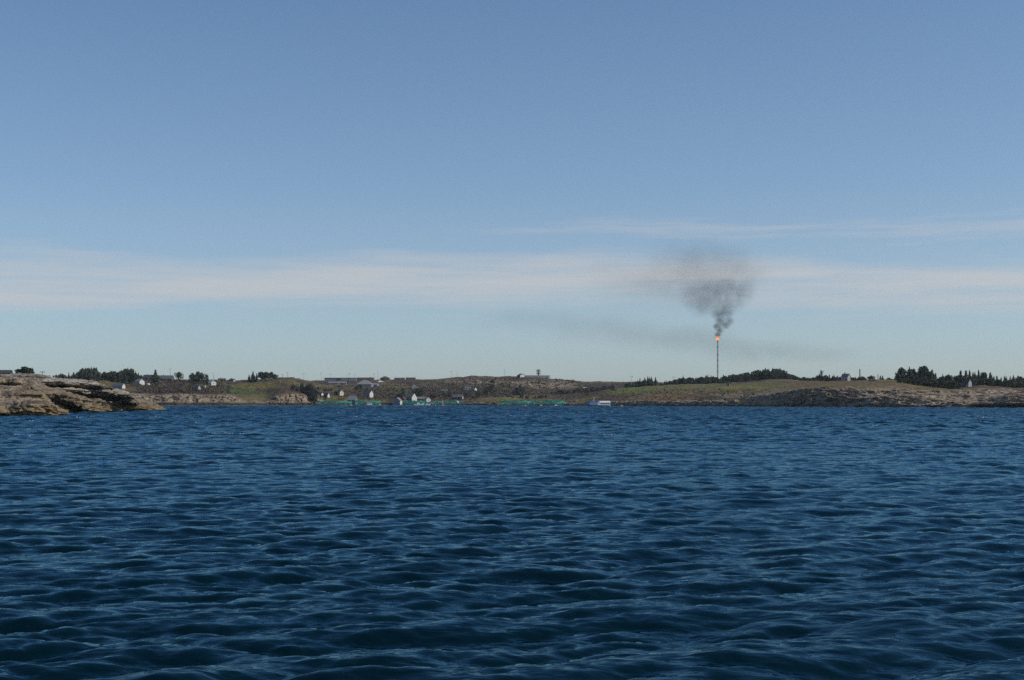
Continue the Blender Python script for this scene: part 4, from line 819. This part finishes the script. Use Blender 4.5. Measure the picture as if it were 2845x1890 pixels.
def cage(sx, d, rad, label, hi=(3.,4.6), n=22, droop=.55, seed=0, poles=True):
    r = random.Random(seed); x = xpx(sx, d); e = empty('fish_cage', (x, d, 0)); tag(e, label, 'fish cage', 'round net cages of the fish farm')
    ring = lambda rr, z, m=40: [(rr*math.cos(2*math.pi*i/m), rr*math.sin(2*math.pi*i/m), z) for i in range(m)]
    for rr in (rad, rad + 1.1): MB().path(ring(rr, .3), .5, 6, True).build('floating_collar', PLAST, e)
    MB().path(ring(rad, 1.3), .12, 5, True).build('handrail', PLAST, e)
    tops = []
    for i in range(n):
        a = 2*math.pi*(i + r.uniform(-.2,.2))/n; hh = r.uniform(*hi); lean = r.uniform(-.3,.3)
        q = (rad*math.cos(a), rad*math.sin(a)); tops.append((a, hh))
        MB().tube((q[0], q[1], .2), (q[0]*1.01+lean, q[1]*1.01, hh), .11, .06, 5).build('stanchion', PLAST if i % 3 else NETROPE, e)
    m = n * 6; V = []; Fc = []
    for j in range(m):
        a = 2*math.pi*j/m; i = j * n / m; k = int(i) % n; f = i - int(i); hh = tops[k][1]*(1-f) + tops[(k+1) % n][1]*f - droop * 4 * f * (1-f)
        for z in (.5, .5 + (hh-.5)*.5, hh): V.append((rad*.985*math.cos(a) , rad*.985*math.sin(a), z + r.uniform(-.05,.05)))
    for j in range(m):
        for z in range(2): Fc.append((j*3+z, ((j+1) % m)*3+z, ((j+1) % m)*3+z+1, j*3+z+1))
    MB().add(V, Fc).build('net_wall', NETM, e)
    MB().path([V[j*3+2] for j in range(m)], .12, 4, True).build('head_rope', NETROPE, e)
    bv = [q for j in range(m) for q in ((V[j*3+2][0]*1.004, V[j*3+2][1]*1.004, V[j*3+2][2]-1.3), (V[j*3+2][0]*1.004, V[j*3+2][1]*1.004, V[j*3+2][2]))]
    MB().add(bv, [(2*j, 2*((j+1) % m), 2*((j+1) % m)+1, 2*j+1) for j in range(m)]).build('net_band', NETBAND, e)
    # bird net sagging to the middle
    V2 = []; F2 = []; RN = 5
    for q in range(RN + 1):
        f = q / RN
        for j in range(0, m, 2): vx, vy, vz = V[j*3+2]; V2.append((vx*(1-f*.96), vy*(1-f*.96), vz - 1.1*math.sin(f*math.pi*.5)))
    mm = m // 2
    for q in range(RN):
        for j in range(mm): F2.append((q*mm+j, q*mm+(j+1) % mm, (q+1)*mm+(j+1) % mm, (q+1)*mm+j))
    MB().add(V2, F2).build('bird_net', NETM, e)
    return e
cage(930, 1650, 20, 'leftmost green net cage, before the two cottages', seed=1, hi=(3.2,6.))
cage(1022, 1645, 15, 'green net cage right of the grey roofed boathouse', seed=2, hi=(3.4,6.4))
cage(1150, 1640, 13, 'green net cage before the tall white gabled boathouse', seed=3, hi=(4.,6.6))
cage(1192, 1650, 12, 'green net cage before the small white shed', seed=4, hi=(3.,5.))
cage(1238, 1645, 11, 'green net cage behind the pale sail', seed=5, hi=(3.6,5.6))
cage(1280, 1640, 12, 'green net cage below the dark house with white ends', seed=6, hi=(4.,7.))
cage(1432, 1412, 16, 'left green net cage of the pair by the barge', seed=7, hi=(3.6,6.6))
cage(1524, 1400, 16, 'right green net cage of the pair by the barge', seed=8, hi=(3.6,6.8))
YEL, ORG = mat('yellow_float', (.75,.42,.03), .5, .1), mat('orange_float', (.72,.30,.05), .5, .1)
def buoy(sx, d, w_, label, m=YEL, mast=True):
    e = empty('buoy', (xpx(sx, d), d, 0)); tag(e, label, 'buoy', 'mooring buoys of the fish farm')
    MB().lathe([(.3,-.5),(w_*.7,-.3),(w_,.2),(w_*.95,.6),(w_*.5,1.),(.2,1.05)], 14).build('float', m, e, True)
    if mast: MB().tube((0,0,1.), (0,0,2.6), .12, .09, 6).build('staff', m, e); MB().lathe([(.1,2.6),(.28,2.75),(.2,3.1),(.03,3.2)], 8).build('topmark', m, e)
buoy(975, 1600, 1.7, 'yellow buoy before the grey roofed boathouse'); buoy(1460, 1370, .8, 'small yellow buoy before the left cage of the pair', mast=False)
buoy(1503, 1360, 1.15, 'yellow buoy before the right cage of the pair'); buoy(1727, 1215, 1.25, 'yellow buoy off the grass slope right of the barge', ORG)
buoy(1209, 1600, .8, 'small white buoy left of the pale sail', WHITE, False)
# small sail above an orange float
e = empty('sail_float', (xpx(1230, 1610), 1610, 0)); tag(e, 'orange float carrying a thin mast with a pale pointed sail', 'sail boat')
MB().lathe([(.4,-.5),(1.5,-.2),(1.8,.3),(1.3,.9),(.3,1.0)], 12).build('hull', ORG, e, True); MB().tube((0,0,.9), (0,0,8.), .1, .06, 6).build('mast', GALV, e)
MB().add([(-.95,-.12,2.6),(1.1,-.12,2.4),(.1,-.05,7.6),(-.95,.12,2.6),(1.1,.12,2.4),(.1,.05,7.6)], [(0,1,2),(5,4,3),(0,3,4,1),(1,4,5,2),(2,5,3,0)]).build('sail', WHITE, e)
def raft(sx, d, L, W, label, name='work_raft', m=WHITE, h=.9):
    e = empty(name, (xpx(sx, d), d, 0), R(14)); tag(e, label, 'raft' if name == 'work_raft' else 'boat')
    if name == 'work_raft':
        MB().box(-L/2, L/2, -W/2, W/2, h-.25, h).build('deck', m, e)
        for k in (-1, 1): MB().tube((-L/2,k*W*.36,.15), (L/2,k*W*.36,.15), .4, .4, 8).build('pontoon', PLAST, e)
    else:
        V = [(-L/2,-W/2,h),(L*.3,-W/2,h),(L/2,0,h*1.35),(L*.3,W/2,h),(-L/2,W/2,h),(-L/2,-W*.35,-.2),(L*.25,-W*.35,-.2),(L*.4,0,-.2),(L*.25,W*.35,-.2),(-L/2,W*.35,-.2)]
        MB().add(V, [(0,5,6,1),(1,6,7,2),(2,7,8,3),(3,8,9,4),(4,9,5,0),(9,8,7,6,5),(0,1,2,3,4)]).build('hull', m, e)
        MB().box(-L*.18, L*.1, -W*.3, W*.3, h+.003, h+1.1).build('cabin', m, e); MB().box(L*.1+.003, L*.12, -W*.22, W*.22, h+.4, h+.95).build('windscreen', GLASS, e)
    return e
raft(1026, 1622, 9.5, 5, 'floating raft under the two white feed bins')
for sx, lb in ((1023, 'left of two white feed bins before the slate blue house'), (1030, 'right of two white feed bins before the slate blue house')):
    e = empty('feed_bin', (xpx(sx, 1622), 1622, .903)); tag(e, lb, 'bin', 'white feed bins')
    MB().box(-1.25,1.25,-1.2,1.2,0,2.5).build('tank', WHITE, e); MB().box(-1.3,1.3,-1.25,1.25,2.503,2.75).build('lid', WHITE, e); MB().box(-.06,.06,-1.24,-1.203,.1,2.4).build('seam', GREYW, e)
raft(1027, 1590, 5, 2, 'small white boat before the feed bins', 'small_boat'); raft(1056, 1618, 8, 2.2, 'low white boat right of the feed bins', 'small_boat', h=.5)
raft(1164, 1612, 11.5, 2.6, 'long white boat before the tall white gable', 'small_boat', h=1.9); raft(1188, 1614, 6.5, 2.2, 'short white boat right of the long white boat', 'small_boat', h=1.7)
raft(1297, 1600, 17, 2.2, 'long low white boat before the rightmost of the village cages', 'small_boat', h=.55); raft(1545, 1310, 7, 2, 'low white boat shape standing in for white water left of the barge', 'small_boat', h=.45)  # the second hull is added in place of a patch of white water
raft(1137, 1622, 6, 5, 'dark floating stage beside the slate blue boathouse', m=DARKW, h=1.); raft(1271, 1618, 5, 4, 'floating stage under the beige feed hopper', m=DARKW, h=1.2)
e = empty('feed_hopper', (xpx(1271, 1618), 1618, 1.203)); tag(e, 'beige rounded feed hopper on a stage before the dark house', 'hopper')
MB().lathe([(.5,.7),(1.5,1.6),(1.55,2.9),(1.0,3.6),(.3,3.8)], 12).build('body', CREAM, e, True)
for k in range(4): a = k*1.5708+.78; MB().tube((.9*math.cos(a), .9*math.sin(a), 0), (.9*math.cos(a), .9*math.sin(a), 1.6), .1, .1, 5).build('leg', GALV, e)

# ------------------------------------------------------------------ feed barge
d = 1235.; e = empty('feed_barge', (xpx(1664, d), d, 0), R(18)); tag(e, 'blue and white feed barge with wheelhouse and long white store, moored off the shore', 'barge')
s = d / F; HUL, BLU, BLD = paint('hull_blue', (.02,.06,.16), .4), paint('cabin_blue', (.10,.20,.36), .45), paint('trim_blue', (.05,.12,.26), .45)
L = 66 * s; x0 = -L/2
MB().add([(x0+.6,-3,-.4),(x0+L-.6,-3,-.4),(x0+L-.6,3,-.4),(x0+.6,3,-.4),(x0,-3.3,1.5),(x0+L,-3.3,.9),(x0+L,3.3,.9),(x0,3.3,1.5)], [(3,2,1,0),(4,5,6,7),(0,1,5,4),(1,2,6,5),(2,3,7,6),(3,0,4,7)]).build('hull', HUL, e)
cx0, cx1 = x0 + .4, x0 + 27*s
c_ = MB().box(cx0, cx1, -2.9, 2.6, 1.2, 3.9).build('wheelhouse', BLU, e)
for k in range(5):
    xx = cx0 + (k + .7) * (cx1 - cx0) / 5.6; w_ = MB().box(xx-.5, xx+.5, -2.95, -2.903, 2.6, 3.4).build('window', FRAME, c_); MB().box(xx-.4, xx+.4, -2.97, -2.953, 2.7, 3.3).build('pane', GLASS, w_)
MB().box(cx0-.2, cx1+.2, -3.1, 2.8, 3.903, 4.12).build('wheelhouse_roof', BLD, e); MB().box(cx0+.9, cx1-1.4, -2.2, 2, 4.123, 4.6).build('roof_rack', BLD, e)
MB().box(cx1-.9, cx1+1.3, -2.4, 2.2, 4.123, 5.3).build('pilot_cabin', BLU, e)
MB().box(cx1+.003, cx1+6.5*s, -2.85, 2.6, 1.2, 3.7).build('deckhouse', WHITE, e)
mx = x0 + 18*s; MB().tube((mx,0,4.1), (mx,0,8.6), .34, .26, 8).build('mast', WHITE, e); MB().tube((mx,0,8.6), (mx,0,9.6), .05, .03, 5).build('aerial', GALV, e)
sx0, sx1 = cx1 + 6.6*s, x0 + L - 2*s
MB().box(sx0, sx1, -2.6, 2.6, 1.05, 2.75).build('store_wall', WHITE, e)
for k in range(4):
    xx = sx0 + (k + .6) * (sx1 - sx0) / 4.2; MB().box(xx-.35, xx+.35, -2.66, -2.603, 1.1, 2.5).build('door', GREYW, e)
MB().box(sx0-.6, sx1+.1, -3.0, 3.0, 2.753, 3.1).build('store_trim', BLD, e)
nb = 12; V = []; Fc = []
for k in range(nb + 1):
    a = math.pi * k / nb; yy, zz = -3.0 * math.cos(a), 3.103 + 1.75 * math.sin(a) ** .8; V += [(sx0-.6, yy, zz), (sx1+.1, yy, zz)]
for k in range(nb): Fc.append((2*k, 2*k+1, 2*k+3, 2*k+2))
Fc += [tuple(range(0, 2*nb+2, 2))[::-1], tuple(range(1, 2*nb+3, 2))]
MB().add(V, Fc).build('store_roof', WHITE, e)
for k in range(7): xx = sx0 + k * (sx1 - sx0) / 6; MB().path([(xx, -3.03*math.cos(math.pi*q/8), 3.12 + 1.8*math.sin(math.pi*q/8) ** .8) for q in range(9)], .05, 4).build('roof_rib', GREYW, e)
MB().add([(sx1-1.6,-3.4,.95),(sx1-1.0,-3.4,.95),(sx1+.7,-4.4,-.2),(sx1+.1,-4.4,-.2),(sx1-1.6,-3.4,1.1),(sx1-1.0,-3.4,1.1),(sx1+.7,-4.4,-.05),(sx1+.1,-4.4,-.05)], [(3,2,1,0),(4,5,6,7),(0,1,5,4),(1,2,6,5),(2,3,7,6),(3,0,4,7)]).build('gangway', WHITE, e)
for k in range(9): xx = x0 + L * (k + .5) / 9; MB().tube((xx,-3.25,1.1), (xx,-3.25,2.1), .05, .05, 4).build('rail_post', GALV, e)

# ------------------------------------------------------------------ heather, scrub and low bushes on the slopes
def scrub(name, label, n, boxes, m, smin, smax):
    b = MB(); r = random.Random(17); k = 0
    while k < n:
        bx = r.choice(boxes); sx, sy = r.uniform(bx[0], bx[1]), r.uniform(bx[2], bx[3]); q = hit(sx, sy, 1)
        k += 1
        if q is None or q.z < 4.5: continue
        s = r.uniform(smin, smax)
        for i in range(9):
            v = Vector((r.gauss(0, s*.6), r.gauss(0, s*.6), abs(r.gauss(0, s*.42)))); u = Vector((r.gauss(0,1), r.gauss(0,1), r.gauss(0,1))).normalized() * s * .5; w2 = u.cross(Vector((r.gauss(0,1), r.gauss(0,1), r.gauss(0,1)))).normalized() * s * .5
            p_ = q + v; b.add([p_-u, p_+w2, p_+u, p_-w2], [(0,1,2,3)])
    o = b.build(name, m); tag(o, label, 'scrub', kind='stuff')
scrub('scrub', 'brown scrub and bare thickets scattered over the slopes', 3600, [(380,640,1056,1092), (860,1330,1058,1112), (1180,1420,1066,1104), (1280,1640,1050,1100), (1000,1300,1078,1108)], M_TWIG, .7, 1.9)
scrub('heather', 'dark heather tufts over the hillsides', 2600, [(380,860,1056,1096), (860,1640,1048,1104), (1560,2100,1080,1114)], mat('heather', (.055,.046,.028), .9, .4, .5), .35, .85)

# ------------------------------------------------------------------ air
hz = bpy.data.materials.new('haze_air'); hz.use_nodes = True; t = hz.node_tree; t.nodes.clear()
o_ = N(t, 'ShaderNodeOutputMaterial'); pv = N(t, 'ShaderNodeVolumePrincipled'); lk(t, pv.outputs[0], o_.inputs['Volume'])
pv.inputs['Color'].default_value = (.80, .90, 1, 1); pv.inputs['Density'].default_value = 3.2e-5; pv.inputs['Anisotropy'].default_value = .2
HZ = MB().box(-4150, 4150, -4150, 4150, -8, 420).build('haze', hz); tag(HZ, 'thin blue haze filling the air over the sea', 'haze', kind='stuff')
